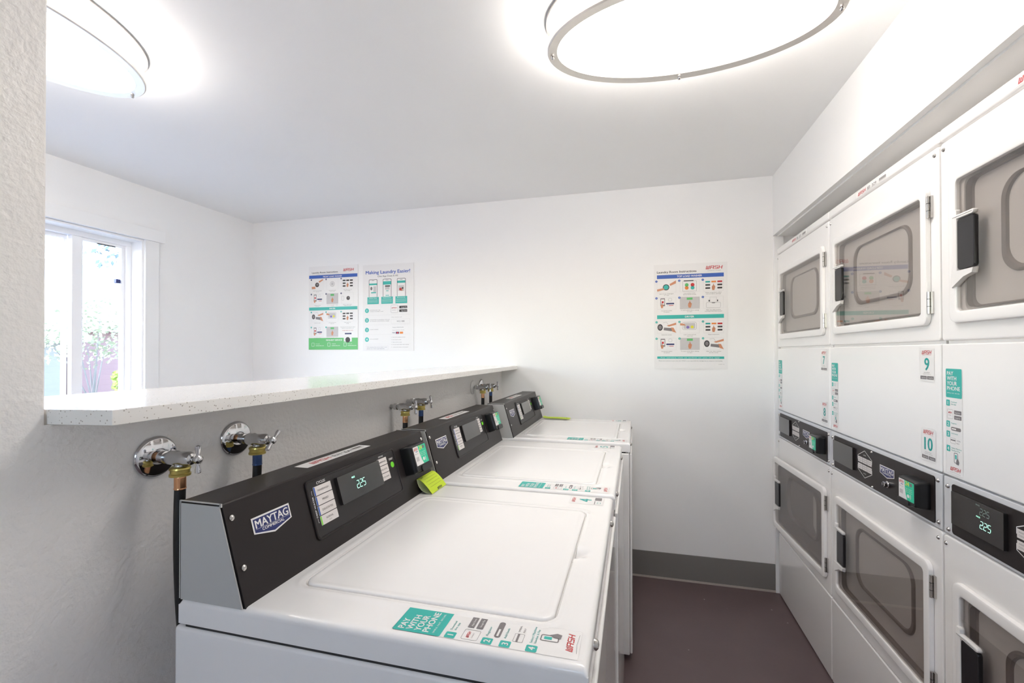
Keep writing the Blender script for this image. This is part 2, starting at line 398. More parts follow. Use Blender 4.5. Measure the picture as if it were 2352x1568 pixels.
# window
XW = XL-.11
mb = MB()
FZ0, FZ1, FY0, FY1 = WZ0, WZ1-.002, WY0, WY1
for a in ((FY0, FY1, FZ1-.030, FZ1), (FY0, FY1, FZ0, FZ0+.03), (FY0, FY0+.03, FZ0+.03, FZ1-.03), (FY1-.03, FY1, FZ0+.03, FZ1-.03)):
    mb.box(XW-.035, XW+.030, a[0], a[1], a[2], a[3], vinyl_frame, r=.002)
mb.box(XW-.005, XW+.028, 1.716, 1.762, FZ0+.03, FZ1-.03, vinyl_frame, r=.003)
win = struct(mb.build('window_1'), 'white vinyl sliding window')
mb = MB()
for a in ((1.762, 1.984, FZ1-.046, FZ1-.03), (1.762, 1.984, FZ0+.03, FZ0+.06), (1.962, 1.984, FZ0+.06, FZ1-.046), (1.762, 1.772, FZ0+.06, FZ1-.046)):
    mb.box(XW-.002, XW+.018, a[0], a[1], a[2], a[3], vinyl_frame, r=.002)
mb.build('sash', win)
mb = MB()
for a in ((1.13, 1.716, FZ1-.05, FZ1-.03), (1.13, 1.716, FZ0+.03, FZ0+.06), (1.13, 1.152, FZ0+.06, FZ1-.05), (1.700, 1.716, FZ0+.06, FZ1-.05)):
    mb.box(XW-.03, XW-.008, a[0], a[1], a[2], a[3], vinyl_frame, r=.002)
mb.build('sash', win)
mb = MB(); mb.box(XW+.004, XW+.009, 1.770, 1.964, FZ0+.058, FZ1-.044, clear_gl); mb.build('window_pane', win)
mb = MB(); mb.box(XW-.022, XW-.017, 1.150, 1.702, FZ0+.058, FZ1-.048, clear_gl); mb.build('window_pane', win)
mb = MB(); mb.box(XW-.001, XW+.020, 1.934, 1.958, 1.776, 1.800, navy, r=.003); mb.build('latch', win)
mb = MB(); mb.box(XW+.012, XW+.0195, 1.84, 1.93, FZ1-.050, FZ1-.045, blk); mb.build('weather_strip', win)
mb = MB()  # extra window out of view, added to brighten the left room with daylight
for a in ((-1.2, .2, WZ1-.04, WZ1), (-1.2, .2, .9, .94), (-1.2, -1.16, .94, WZ1-.04), (.16, .2, .94, WZ1-.04), (-.52, -.48, .94, WZ1-.04)):
    mb.box(XW-.035, XW+.030, a[0], a[1], a[2], a[3], vinyl_frame, r=.002)
fill_win = struct(mb.build('fill_window'), 'unseen second white window, added to bring more daylight into the left room')
mb = MB(); mb.box(XW-.002, XW+.003, -1.165, .165, .935, WZ1-.035, clear_gl); mb.build('window_pane', fill_win)
# window reveal (jambs)
mb = MB(); g = .002
mb.box(XL-.082, XL+.004, WY1-.004, WY1+.008, WZ0, WZ1, trim_paint, r=.002); mb.box(XL-.082, XL+.004, WY0, WY1, WZ1-.004, WZ1+.008, trim_paint, r=.002)
mb.box(XL-.082, XL+.03, WY0-.05, WY1+.05, WZ0-.02, WZ0+.004, trim_paint, r=.003)
struct(mb.build('trim_5'), 'white window reveal and sill')

# ------------------------------------------------------------------ countertop
def countertop():
    pts = [(-.743, YB-.001), (-.743, .486), (XP+.002, .4645), (XP+.002, .4665), (-1.118, .4665), (-1.118, YB-.001)]
    pts = [(-.743, YB-.001), (-.743, .482), (-.8485, .4665), (-1.118, .4665), (-1.118, YB-.001)]
    bm = bmesh.new(); vb = [bm.verts.new((x, y, CB)) for x, y in pts]; f = bm.faces.new(vb)
    r = bmesh.ops.extrude_face_region(bm, geom=[f])
    for v in r['geom']:
        if isinstance(v, bmesh.types.BMVert): v.co.z = CT
    bmesh.ops.recalc_face_normals(bm, faces=bm.faces)
    bmesh.ops.bevel(bm, geom=list(bm.edges), offset=.0015, segments=2, profile=.5, affect='EDGES')
    mb = MB(); mb.bm(bm, quartz); return mb.build('countertop')
tag(countertop(), 'long off-white speckled quartz ledge with a clipped corner on the half wall', 'countertop')

# ------------------------------------------------------------------ ceiling lamps
def lamp(cx, cy, a, b, label):
    t = empty('ceiling_lamp', (cx, cy, H))
    N = 96
    def ring(ax, bx, z): return [(ax*math.cos(2*PI*k/N), bx*math.sin(2*PI*k/N), z) for k in range(N)]
    m_ = MB(); m_.loft([ring(a+.004, b+.004, 0), ring(a+.004, b+.004, -.014), ring(a-.012, b-.012, -.016), ring(a-.012, b-.012, 0)], nickel, closed=True); m_.build('ceiling_ring', t)
    m_ = MB(); m_.loft([ring(a-.016, b-.016, -.004), ring(a-.016, b-.016, -.074)], band_em, False, False); m_.build('side_diffuser', t)
    m_ = MB(); m_.loft([ring(a, b, -.070), ring(a, b, -.092), ring(a-.004, b-.004, -.095), ring(a-.030, b-.030, -.093), ring(a-.032, b-.032, -.088), ring(a-.014, b-.014, -.070)], nickel, closed=True); m_.build('bottom_ring', t)
    m_ = MB(); m_.loft([ring(a-.030, b-.030, -.086), ring(a*.8, b*.75, -.091), ring(a*.4, b*.38, -.094), ring(a*.02, b*.02, -.095)], lamp_em, True, True); m_.build('diffuser', t)
    for ang in (0, 90, 180, 270):
        m_ = MB(); q = math.radians(ang); px, py = (a-.014)*math.cos(q), (b-.014)*math.sin(q)
        m_.lathe((px, py, -.090), (0, 0, -1), [(0, .006), (.004, .006), (.006, .004), (.009, .0055), (.012, .004), (.013, .001)], steel, 14); m_.build('finial', t)
    return tag(t, label, 'lamp', 'oval ceiling lamps')
lamp(.148, 1.352, .404, .219, 'large lit oval ceiling lamp over the washers and aisle')
lamp(-1.80, -1.05, .226, .374, 'unseen lit oval ceiling lamp, added behind the near wall to brighten the window room')  # extra lamp out of view, added to lift the left ceiling and walls
lamp(-1.722, .815, .226, .374, 'lit oval ceiling lamp cut off by the near wall, on the window side')

# ------------------------------------------------------------------ printed stickers
def pay_sticker(D):
    """.060 wide, .268 tall, from top left"""
    D.rect(0, 0, .060, .268, paper, 0, r=.003); D.box(0, 0, .060, .268, .0003, ink_lg, 1, r=.003)
    D.rect(.0, 0, .058, .074, teal, 1, r=.003)
    for i, (t, w) in enumerate((('PAY', .023), ('WITH', .034), ('YOUR', .036), ('PHONE', .047))):
        D.text(t, .005, .0165+i*.0128, .0098, paper, 2, bold=True, w=w)
    D.text('SIMPLE. FAST. SECURE.', .005, .0635, .0026, paper, 2, w=.046)
    for i, (y, tt) in enumerate(((.080, ('Download', 'the app')), (.134, ('Register',)), (.160, ('Add funds',)), (.197, ('Select Machine', 'Number & Pay')))):
        D.rect(.001, y, .0135, .0155, teal, 1, r=.002); D.text('1234'[i], .0078, y+.0123, .009, paper, 2, al='c', bold=True)
        for k, s_ in enumerate(tt): D.text(s_, .019, y+.006+k*.0058, .0034, tealtx, 1, w=.0026*len(s_))
    D.box(.004, .104, .022, .024, .0005, ink_g, 1, r=.003); D.wash(.008, .110, .013, .0045); D.text('CONNECT', .008, .120, .0018, ink_g, 1, w=.012)
    D.rect(.030, .105, .026, .010, ink_g, 1, r=.001); D.rect(.030, .118, .026, .010, ink_g, 1, r=.001)
    D.text('App Store', .034, .112, .003, paper, 2, w=.018); D.text('Google Play', .034, .125, .003, paper, 2, w=.018)
    D.rect(.018, .148, .036, .009, ink_g, 1, r=.004); D.rect(.021, .151, .016, .003, paper, 2)
    D.box(.016, .176, .018, .014, .0005, ink_g, 1, r=.001); D.rect(.016, .180, .018, .003, ink_g, 1)
    D.text('VISA', .038, .182, .003, ink_g, 1, w=.014); D.text('PAY', .038, .189, .003, ink_g, 1, w=.010)
    D.box(.028, .212, .014, .026, .0016, ink_g, 1, r=.003); D.rect(.032, .217, .006, .011, teal, 1)
    D.poly([(.037, .230), (.042, .224), (.047, .234), (.045, .241), (.036, .240)], ink_g, 2)
    D.wash(.014, .2495, .036, .0095); D.path([(.012, .2645), (.03, .2632), (.052, .2650)], .0004, ink_g, 1)
def number_sticker(D, num):
    """.064 wide, .092 tall"""
    D.rect(0, 0, .064, .092, paper, 0, r=.003); D.box(0, 0, .064, .092, .0004, ink_lg, 1, r=.003)
    D.wash(.010, .006, .041, .0105); D.path([(.012, .0195), (.03, .0180), (.052, .0192)], .0004, red, 1)
    w = .020 if len(num) == 1 else .034
    if num == '1': w = .01
    D.text(num, .032, .0605, .034, tealtx, 1, al='c', bold=True, w=w)
    D.text('Machine Number', .032, .068, .0024, ink_g, 1, al='c', w=.026); D.text('Call for service', .032, .0725, .0024, ink_g, 1, al='c', w=.034)
    for x in (.003, .033):
        D.rect(x, .0765, .028, .0095, ink_g, 1, r=.001); D.text('App Store' if x < .01 else 'Google Play', x+.006, .083, .0032, paper, 2, w=.019)
def badge(D, w=.083, h=.036):
    sh = [(0, 0), (w, 0), (w, h*.80), (w*.5, h*1.12), (0, h*.80)]
    D.poly(sh, paper, 0)
    t = w*.035
    D.poly([(t, t), (w-t, t), (w-t, h*.80-t*.5), (w*.5, h*1.12-t), (t, h*.80-t*.5)], navy, 1)
    D.poly([(t*1.6, h*.60), (w-t*1.6, h*.60), (w-t*1.6, h*.60+.0004), (t*1.6, h*.60+.0004)], paper, 2)
    D.text('MAYTAG', w/2, h*.56, h*.40, paper, 2, al='c', bold=True, w=w*.86)
    D.text('COMMERCIAL', w/2, h*.78, h*.14, paper, 2, al='c', bold=True, w=w*.58)
def reader_face(D, w, h):
    D.rect(.003, .003, w-.006, h-.006, paper, 0, r=.002)
    D.poly([(w*.40, .003), (w-.003, .003), (w-.003, h-.003), (w*.56, h-.003), (w*.47, h*.7), (w*.42, h*.4)], mint, 1)
    D.wash(.006, .007, w*.27, .007); D.rect(w*.18, h*.27, .004, .003, blue, 1); D.rect(w*.26, h*.27, .004, .003, ink_g, 1)
    D.text('Insert card', .006, h*.42, .0028, ink_g, 1, w=w*.24); D.rect(w*.10, h*.55, w*.2, h*.20, ink_lg, 1)
    D.text('24', w*.46, h*.27, .012, yel_i, 2, bold=True, w=.017); D.rect(w*.72, h*.10, w*.13, h*.15, ink_g, 2, r=.002)
    for k in range(3): D.text('Tap or insert', w*.46, h*(.42+.08*k), .0028, paper, 2, w=w*.4)
    for k in range(3):
        pts = [(w*.66+(.004+.003*k)*math.cos(a), h*.74+(.004+.003*k)*math.sin(a)) for a in [-.8+.4*j for j in range(5)]]
        D.path(pts, .0011, paper, 2)
    D.circ(w*.62, h*.74, .005, paper, 2)

# ------------------------------------------------------------------ washers
WW, WD = .686, .661        # size along y, size along x
ZD, ZC = .961, 1.1186
DXT, DXB = .0826, .1303     # console front edge at top and at deck
FACE = Vector((DXB-DXT, 0, ZD-ZC)); FL = FACE.length; FDN = FACE.normalized()
def face_pt(y, dn): return Vector((DXT, y, ZC))+FDN*dn
FN = Vector((0, 1, 0)).cross(-FDN)
def face_plate(mb, y0, y1, d0, d1, t0, t1, mt, r, b, frame_in=None, ri=.01):
    fn = lambda a, y, c: tuple(face_pt(a, -c)+FN*y)
    if frame_in: frame(mb, (y0, y1, -d1, -d0), frame_in, t0, t1, mt, r, ri, b, fn=fn)
    else: plate(mb, y0, y1, -d1, -d0, t0, t1, mt, r, b, fn=fn)
_c = {}
def cached(key, fn, name, parent):
    if key in _c:
        return share(_c[key], name, parent)
    o = fn().build(name, parent); _c[key] = o; return o
LX0, LX1, LY0, LY1 = .163, .600, .088, .556
def deck_mb():
    R = .010
    def axis(L):
        e = [0, .0008, .002, .004, .0065, .010]; n = int((L-.02)/.0042); mid = [.010+(L-.020)*k/n for k in range(1, n)]
        return e+mid+[L-x for x in e[::-1]]
    def ref(a, cs): return sorted(set([q for q in a if all(abs(q-c) > .0105 for c in cs)]+[c-.010+.0012*k for c in cs for k in range(17)]))
    xs, ys = ref(axis(WD), (LX0, LX1+.002)), ref(axis(WW), (LY0, LY1))
    def sd(x, y):
        r = .026; cx, cy = (LX0+LX1)/2, (LY0+LY1)/2; qx = abs(x-cx)-((LX1-LX0)/2+.004)+r; qy = abs(y-cy)-((LY1-LY0)/2+.004)+r
        return math.hypot(max(qx, 0), max(qy, 0))+min(max(qx, qy), 0)-r
    def z(x, y):
        d = 0
        for q in (x, WD-x, y, WW-y):
            if q < R: d += R-math.sqrt(max(R*R-(R-q)**2, 0))
        d = min(d, R)
        s_ = sd(x, y); t = min(max(-s_/.0026, 0), 1); d += .0075*t*t*(3-2*t)
        ridge = max(0, 1-abs(s_-.010)/.009); d -= .0012*ridge*ridge*(3-2*ridge)
        if x > LX1-.006:
            u, v = (x-LX1-.004)/.022, (y-.325)/.019
            d += .014*math.exp(-(u*u+v*v)*1.4)
        return ZD-d
    m_ = MB(); nx, ny = len(xs), len(ys)
    vs = [(x, y, z(x, y)) for x in xs for y in ys]; fs = [(i*ny+j, (i+1)*ny+j, (i+1)*ny+j+1, i*ny+j+1) for i in range(nx-1) for j in range(ny-1)]
    loop = [i*ny for i in range(nx)]+[(nx-1)*ny+j for j in range(1, ny)]+[i*ny+ny-1 for i in range(nx-2, -1, -1)]+[j for j in range(ny-2, 0, -1)]
    k = len(vs); lo = ZD-.040
    vs += [(vs[i][0], vs[i][1], lo) for i in loop]; n = len(loop)
    fs += [(loop[q], k+q, k+(q+1) % n, loop[(q+1) % n]) for q in range(n)]; fs.append(tuple(k+q for q in range(n)))
    m_.add(vs, fs, appl); return m_
def lid_mb():
    m_ = MB(); rings = []; r = .022
    for ins, z in ((0, -.0065), (0, -.001), (.0008, .0008), (.003, .002), (.007, .0022), (.013, .0012), (.017, .0010), (.06, .0016), (.15, .002)):
        rings.append([(a, c, ZD+z) for a, c in rr(LX0+ins, LX1-ins, LY0+ins, LY1-ins, max(r-ins*.4, .004), 8)])
    m_.loft(rings, appl); return m_
def washer(x, y, label, num, price):
    t = empty('top_load_washer', (x, y, 0)); tag(t, label, 'washer', 'top load washers along the half wall')
    def cab():
        m_ = MB(); m_.box(-.010, WD-.004, .0, WW, .030, .915, appl_panel, r=.006, seg=3)
        m_.box(.01, WD-.02, .004, WW-.004, .914, .923, dark_in); return m_
    cached('wcab', cab, 'cabinet', t)
    def front():
        m_ = MB(); m_.box(WD-.003, WD+.007, .004, WW-.004, .037, .912, appl_panel, r=.004, seg=3); return m_
    cached('wfront', front, 'front_panel', t)
    cached('wdeck', deck_mb, 'deck', t)
    cached('wlid', lid_mb, 'lid', t)
    def foot(a, b):
        def f():
            m_ = MB(); m_.lathe((a, b, 0), (0, 0, 1), [(0, .018), (.010, .018), (.012, .008), (.034, .008)], blk_rub, 16); return m_
        return f
    for i, (a, b) in enumerate(((.05, .05), (.05, WW-.05), (WD-.05, .05), (WD-.05, WW-.05))): cached('wft%d' % i, foot(a, b), 'foot', t)
    for yy in (.085, .550):
        def bump_():
            m_ = MB(); m_.lathe((WD-.001, yy, .940), (1, 0, 0), [(0, .0085), (.004, .008), (.007, .005), (.008, .001)], steel, 14); return m_
        cached('wbump%.2f' % yy, bump_, 'corner_screw', t)
    # console
    def shell():
        m_ = MB(); y0, y1 = .004, WW-.004; prof = [(.001, ZD-.002), (.001, ZC-.003), (.003, ZC), (DXT-.003, ZC), (DXT-.0008, ZC-.001), (DXT+.0008, ZC-.0035), (DXB, ZD-.002)]
        m_.loft([[(a, y0, c) for a, c in prof], [(a, y1, c) for a, c in prof]], charcoal); return m_
    con = cached('wcon', shell, 'console', t)
    def endp(yy, s_):
        def f():
            m_ = MB(); prof = [(.0035, ZD-.0015), (.0035, ZC-.0035), (DXT-.002, ZC-.0035), (DXB-.0035, ZD-.0015)]
            m_.loft([[(a, yy, c) for a, c in prof], [(a, yy+s_*.002, c) for a, c in prof]], galv)
            o_ = [(0, ZD), (0, ZC), (DXT-.001, ZC), (DXT+.0005, ZC-.004)]
            for a, b in zip(o_, o_[1:]):
                dx, dz = b[0]-a[0], b[1]-a[1]; L = math.hypot(dx, dz)
                m_.box(min(a[0], b[0])-.0008, max(a[0], b[0])+.0008, yy-.0012, yy+.0012, min(a[1], b[1])-.0008, max(a[1], b[1])+.0008, galv)
            return m_
        return f
    cached('wend0', endp(.0025, -1), 'end_panel', con); cached('wend1', endp(WW-.0025, 1), 'end_panel', con)
    for i, (a, b) in enumerate(((.0145, .026), (.0155, .107), (.671, .022), (.670, .106))):
        def sc_():
            m_ = MB(); m_.lathe(face_pt(a, b), FN, [(-.001, .0050), (.0018, .0048), (.0035, .0030), (.0038, .0005)], steel, 14); return m_
        cached('wsc%d' % i, sc_, 'screw', con)
    # raised control panel
    P0, P1, Q0, Q1 = .178, .509, .015, .133
    def cpan():
        m_ = MB(); face_plate(m_, P0, P1, Q0, Q1, 0, .0035, charcoal, .010, .0015, frame_in=(P0+.005, P1-.005, -Q1+.005, -Q0-.005), ri=.007)
        face_plate(m_, P0+.004, P1-.004, Q0+.004, Q1-.004, 0, .0018, charcoal2, .007, .0005)
        D = Dec(m_, face_pt(0, 0)+FN*.0018, (0, 1, 0), FDN)
        D.text('CYCLES', .222, .0285, .0052, paper, 0, al='c', bold=True, w=.026); D.text('OPTIONS', .445, .0270, .0036, paper, 0, al='c', bold=True, w=.021)
        D.text('START', .4865, .0430, .0050, paper, 0, al='c', bold=True, w=.018)
        D.text('DEEP WATER', .1922, .0905, .0036, paper, 0, rot=-PI/2, bold=True, w=.042)
        for (ya, yb_) in ((.038, .046), (.0925, .1005)): D.line(.1905, ya, .1905, yb_, .0007, paper, 0)
        D.line(.1905, .038, .1925, .038, .0007, paper, 0); D.line(.1905, .1005, .1925, .1005, .0007, paper, 0)
        return m_
    pan = cached('wpan', cpan, 'control_panel', t)
    for i, s_ in enumerate(('POWERWASH', 'MIXED', 'DELICATES', 'NORMAL')):
        def kb():
            m_ = MB(); d0 = .0315+i*.0196; face_plate(m_, .1965, .2485, d0, d0+.0182, .0015, .0026, key_i, .001, .0003)
            D = Dec(m_, face_pt(0, 0)+FN*.0026, (0, 1, 0), FDN, base=.0002); D.rect(.1967, d0+.0004, .0035, .0174, lime_i if i == 3 else blue, 0)
            D.text(s_, .2235, d0+(.0112 if i < 3 else .0095), .0038, ink, 0, al='c', w=.0036*len(s_)); 
            if i == 3: D.text('ECO', .2235, d0+.0150, .0025, ink_g, 0, al='c', w=.007)
            return m_
        cached('wk%d' % i, kb, 'cycle_button', pan)
    for i, s_ in enumerate(('TEMPERATURE', 'SOIL LEVEL', 'EXTRA RINSE')):
        def ob_():
            m_ = MB(); d0 = .0302+i*.0190; face_plate(m_, .4255, .4665, d0, d0+.0176, .0015, .0026, key_i, .001, .0003)
            D = Dec(m_, face_pt(0, 0)+FN*.0026, (0, 1, 0), FDN, base=.0002); D.text(s_, .446, d0+.0108, .0034, ink, 0, al='c', w=.030); return m_
        cached('wo%d' % i, ob_, 'option_button', pan)
    def st_():
        m_ = MB(); m_.lathe(face_pt(.487, .0560), FN, [(.001, .0075), (.0026, .0075), (.0032, .0068), (.0034, .001)], green_btn, 24); return m_
    cached('wst', st_, 'start_button', pan)
    m_ = MB(); face_plate(m_, .262, .4225, .0305, .0905, .0015, .0095, blk_gl, .002, .0008)
    if price:
        D = Dec(m_, face_pt(0, 0)+FN*.0095, (0, 1, 0), FDN); D.text('PRICE', .3080, .0455, .0036, led, 0, w=.011, bold=True); D.seg7('2.25', .3190, .0545, .0165, led)
    m_.build('display', pan)
    def bd():
        m_ = MB(); D = Dec(m_, face_pt(.047, .040), (0, 1, 0), FDN, base=.0006); badge(D, .084, .033); return m_
    cached('wbadge', bd, 'badge', t)
    def rd():
        m_ = MB(); y0, y1, d0, d1 = .541, .625, .026, .104
        fn = lambda a, yy, c: tuple(face_pt(a, -c)+FN*yy)
        rings = []
        for ins, h_ in ((0, -.001), (0, .024), (.002, .028), (.0025, .0345), (.004, .036)):
            rings.append([fn(a, h_, c) for a, c in rr(y0+ins, y1-ins, -d1+ins, -d0-ins, .006, 4)])
        m_.loft(rings, blk)
        D = Dec(m_, face_pt(y0+.004, d0+.004)+FN*.036, (0, 1, 0), FDN); reader_face(D, .077, .058)
        face_plate(m_, y0+.026, y1+.0005, d1-.016, d1+.002, .020, .0395, blk, .006, .002)
        return m_
    cached('wrd', rd, 'card_reader', t)
    m_ = MB(); D = Dec(m_, (.023, .226, ZC), (0, 1, 0), (1, 0, 0)); D.rect(0, 0, .230, .034, paper, 0); D.wash(.030, .008, .062, .016)
    D.text('IEW 20'+num, .102, .024, .015, ink, 1, bold=False, w=.066)
    for k in range(22): D.rect(.176+k*.0019, .009, .0010, .008, ink, 1)
    D.rect(.172, .021, .046, .0012, ink_g, 1); m_.build('label_strip', t)
    def pays():
        m_ = MB(); D = Dec(m_, (.378, .014, ZD), (0, 1, 0), (1, 0, 0), base=.0003); pay_sticker(D); return m_
    cached('wpay', pays, 'instruction_sticker', t)
    m_ = MB(); D = Dec(m_, (.548, .612, ZD), (0, 1, 0), (1, 0, 0), base=.0003)
    # smaller number sticker
    D.rect(0, 0, .062, .090, paper, 0, r=.003); D.box(0, 0, .062, .090, .0004, ink_lg, 1, r=.003); D.wash(.012, .006, .034, .009)
    D.text(num, .031, .057, .032, tealtx, 1, al='c', bold=True, w=.022)
    D.rect(.004, .066, .026, .002, ink_g, 1); D.rect(.034, .066, .024, .018, ink_g, 1, r=.001); D.box(.010, .073, .012, .010, .001, tealtx, 1)
    m_.build('number_sticker', t)
    return t
washer(-.718, .562, 'nearest white top load washer, its charcoal console lit with a price', '4', True)
washer(-.714, 1.266, 'middle white top load washer, between the nearest and the farthest', '5', False)
washer(-.680, 2.016, 'farthest white top load washer, against the back wall', '6', False)

# lime service tags
def tag_loop(x, y, z, prof_f, prof_b, w, label, flat=False):
    m_ = MB(); n = len(prof_f)
    def sheet(prof, mt, off):
        top = [Vector((a, 0, c)) for a, c in prof]; A = []; B = []
        for i, p in enumerate(top):
            d = (top[min(i+1, len(top)-1)]-top[max(i-1, 0)]).normalized(); nn = Vector((d.z, 0, -d.x))*off
            A.append(p); B.append(p+nn)
        ring0 = [v for v in A]+[v for v in B[::-1]]
        m_.loft([[(v.x, 0, v.z) for v in ring0], [(v.x, w, v.z) for v in ring0]], mt)
    sheet(prof_f, tag_g, -.0006); sheet(prof_b, tag_in, .0006)
    a, b = Vector((prof_f[0][0], 0, prof_f[0][1])), Vector((prof_f[-1][0], 0, prof_f[-1][1]))
    L = (b-a).length
    for i in range(n-1):
        p, q = Vector((prof_f[i][0], 0, prof_f[i][1])), Vector((prof_f[i+1][0], 0, prof_f[i+1][1]))
        if i == 0 or i == n-1: continue
        D = Dec(m_, p, (0, 1, 0), (q-p), base=.0012)
        if i < n-2: D.rect(.012 if i > 1 else .030, 0, w-.024-(.018 if i == 1 else 0), .0007, tag_line, 0)
        if i == 1: D.text('Name', .010, .001, .0030, ink, 0, bold=True, w=.010)
        if i == n-2: D.wash(w*.42, .001, w*.30, .0065, ink)
    o = m_.build('service_tag', None, loc=(x, y, z)); return tag(o, label, 'tag')
zt = ZD
tag_loop(-.718+.118, .562+.585, zt+.0008, [(.0025, .0385), (.010, .0385), (.018, .034), (.025, .0285), (.032, .022), (.038, .0155), (.044, .008), (.050, .0012)],
         [(.0025, .038), (.0052, .028), (.010, .018), (.018, .009), (.030, .004), (.050, .0010)], .096, 'bright lime paper tag standing curled against the nearest console')
tag_loop(-.680+.158, 2.016+.598, ZD+.0045, [(-.012, .0085), (.0, .0050), (.012, .0032), (.040, .0036), (.070, .0040), (.100, .0034), (.125, .0028), (.150, .0008)],
         [(-.012, .0078), (.01, .0018), (.06, .0008), (.150, .0002)], .062, 'pale lime paper tag lying flat on the farthest washer')

# ------------------------------------------------------------------ faucets and hoses
def faucet(y, z, label, esc, ang, fer, hx):
    t = empty('water_faucet', (XP, y, z)); tag(t, label, 'faucet', 'washer faucets on the half wall')
    if esc:
        m_ = MB(); m_.lathe((.0005, 0, 0), (1, 0, 0), [(0, .037), (.002, .0375), (.005, .036), (.007, .032), (.009, .018), (.010, .013)], esc, 48); m_.build('escutcheon', t)
    m_ = MB(); m_.lathe((0, 0, 0), (1, 0, 0), [(.001, .0075), (.018, .0075)], copper if esc is chrome else chrome_r, 20)
    m_.lathe((.016, 0, 0), (1, 0, 0), [(0, .011), (.012, .0115), (.013, .009), (.018, .0095), (.021, .0125), (.034, .013), (.038, .0115), (.050, .0125), (.062, .0130), (.070, .0100), (.072, .0055), (.090, .0045)], chrome_r, 24)
    m_.lathe((.059, 0, -.002), (0, 0, -1), [(0, .009), (.010, .0085), (.012, .0095)], chrome_r, 20); m_.build('valve_body', t)
    m_ = MB(); u = Vector((0, math.sin(ang), math.cos(ang))); c = Vector((.100, 0, 0))
    m_.lathe((.094, 0, 0), (1, 0, 0), [(0, .006), (.004, .0075), (.009, .0075), (.012, .004), (.013, .001)], chrome, 20)
    for s_ in (-1, 1):
        m_.tube([c+u*s_*.004, c+u*s_*.010, c+u*s_*.018, c+u*s_*.0235, c+u*s_*.0255], [.0040, .0032, .0048, .0046, .001], chrome, 14)
    m_.build('handle', t)
    hs = empty('supply_hose', (XP+.059, y, z-.013)); tag(hs, label.replace('faucet', 'hose').replace('chrome', 'black rubber'), 'hose', 'black supply hoses behind the washers')
    m_ = MB(); m_.lathe((0, 0, -.001), (0, 0, -1), [(0, .0130), (.002, .0160), (.005, .0165), (.006, .0150), (.012, .0150), (.013, .0165), (.017, .0165), (.018, .0120)], brass, 24); m_.build('coupling_nut', hs)
    m_ = MB(); m_.lathe((0, 0, -.019), (0, 0, -1), [(0, .0085), (.003, .0092), (.020, .0092), (.022, .0098), (.024, .0085)], fer, 20); m_.build('ferrule', hs)
    m_ = MB(); pts = []
    for k in range(15):
        q = k/14; pts.append((hx*q*q*.5-.000, (-.005 if k else 0)*math.sin(q*PI*.5)*1.5, -.042-.33*q))
    m_.tube(pts, .0088, blk_rub, 16); m_.build('rubber_tube', hs)
faucet(.621, 1.170, 'nearest chrome faucet on a round plate, handle upright', chrome, .0, copper, .06)
faucet(.790, 1.172, 'chrome faucet with slanted handle, second from the near end', chrome, .75, bluefer, .03)
faucet(1.432, 1.167, 'chrome faucet set straight into the wall, third from the near end', None, .0, copper, .0)
faucet(1.553, 1.173, 'chrome faucet with slightly tilted handle, fourth from the near end', None, -.25, bluefer, .0)
faucet(2.270, 1.173, 'chrome faucet on a pale wall plate, second from the far end', white_pl, .0, copper, .02)
faucet(2.405, 1.172, 'chrome faucet farthest away, near the back wall', chrome, -.12, bluefer, .0)

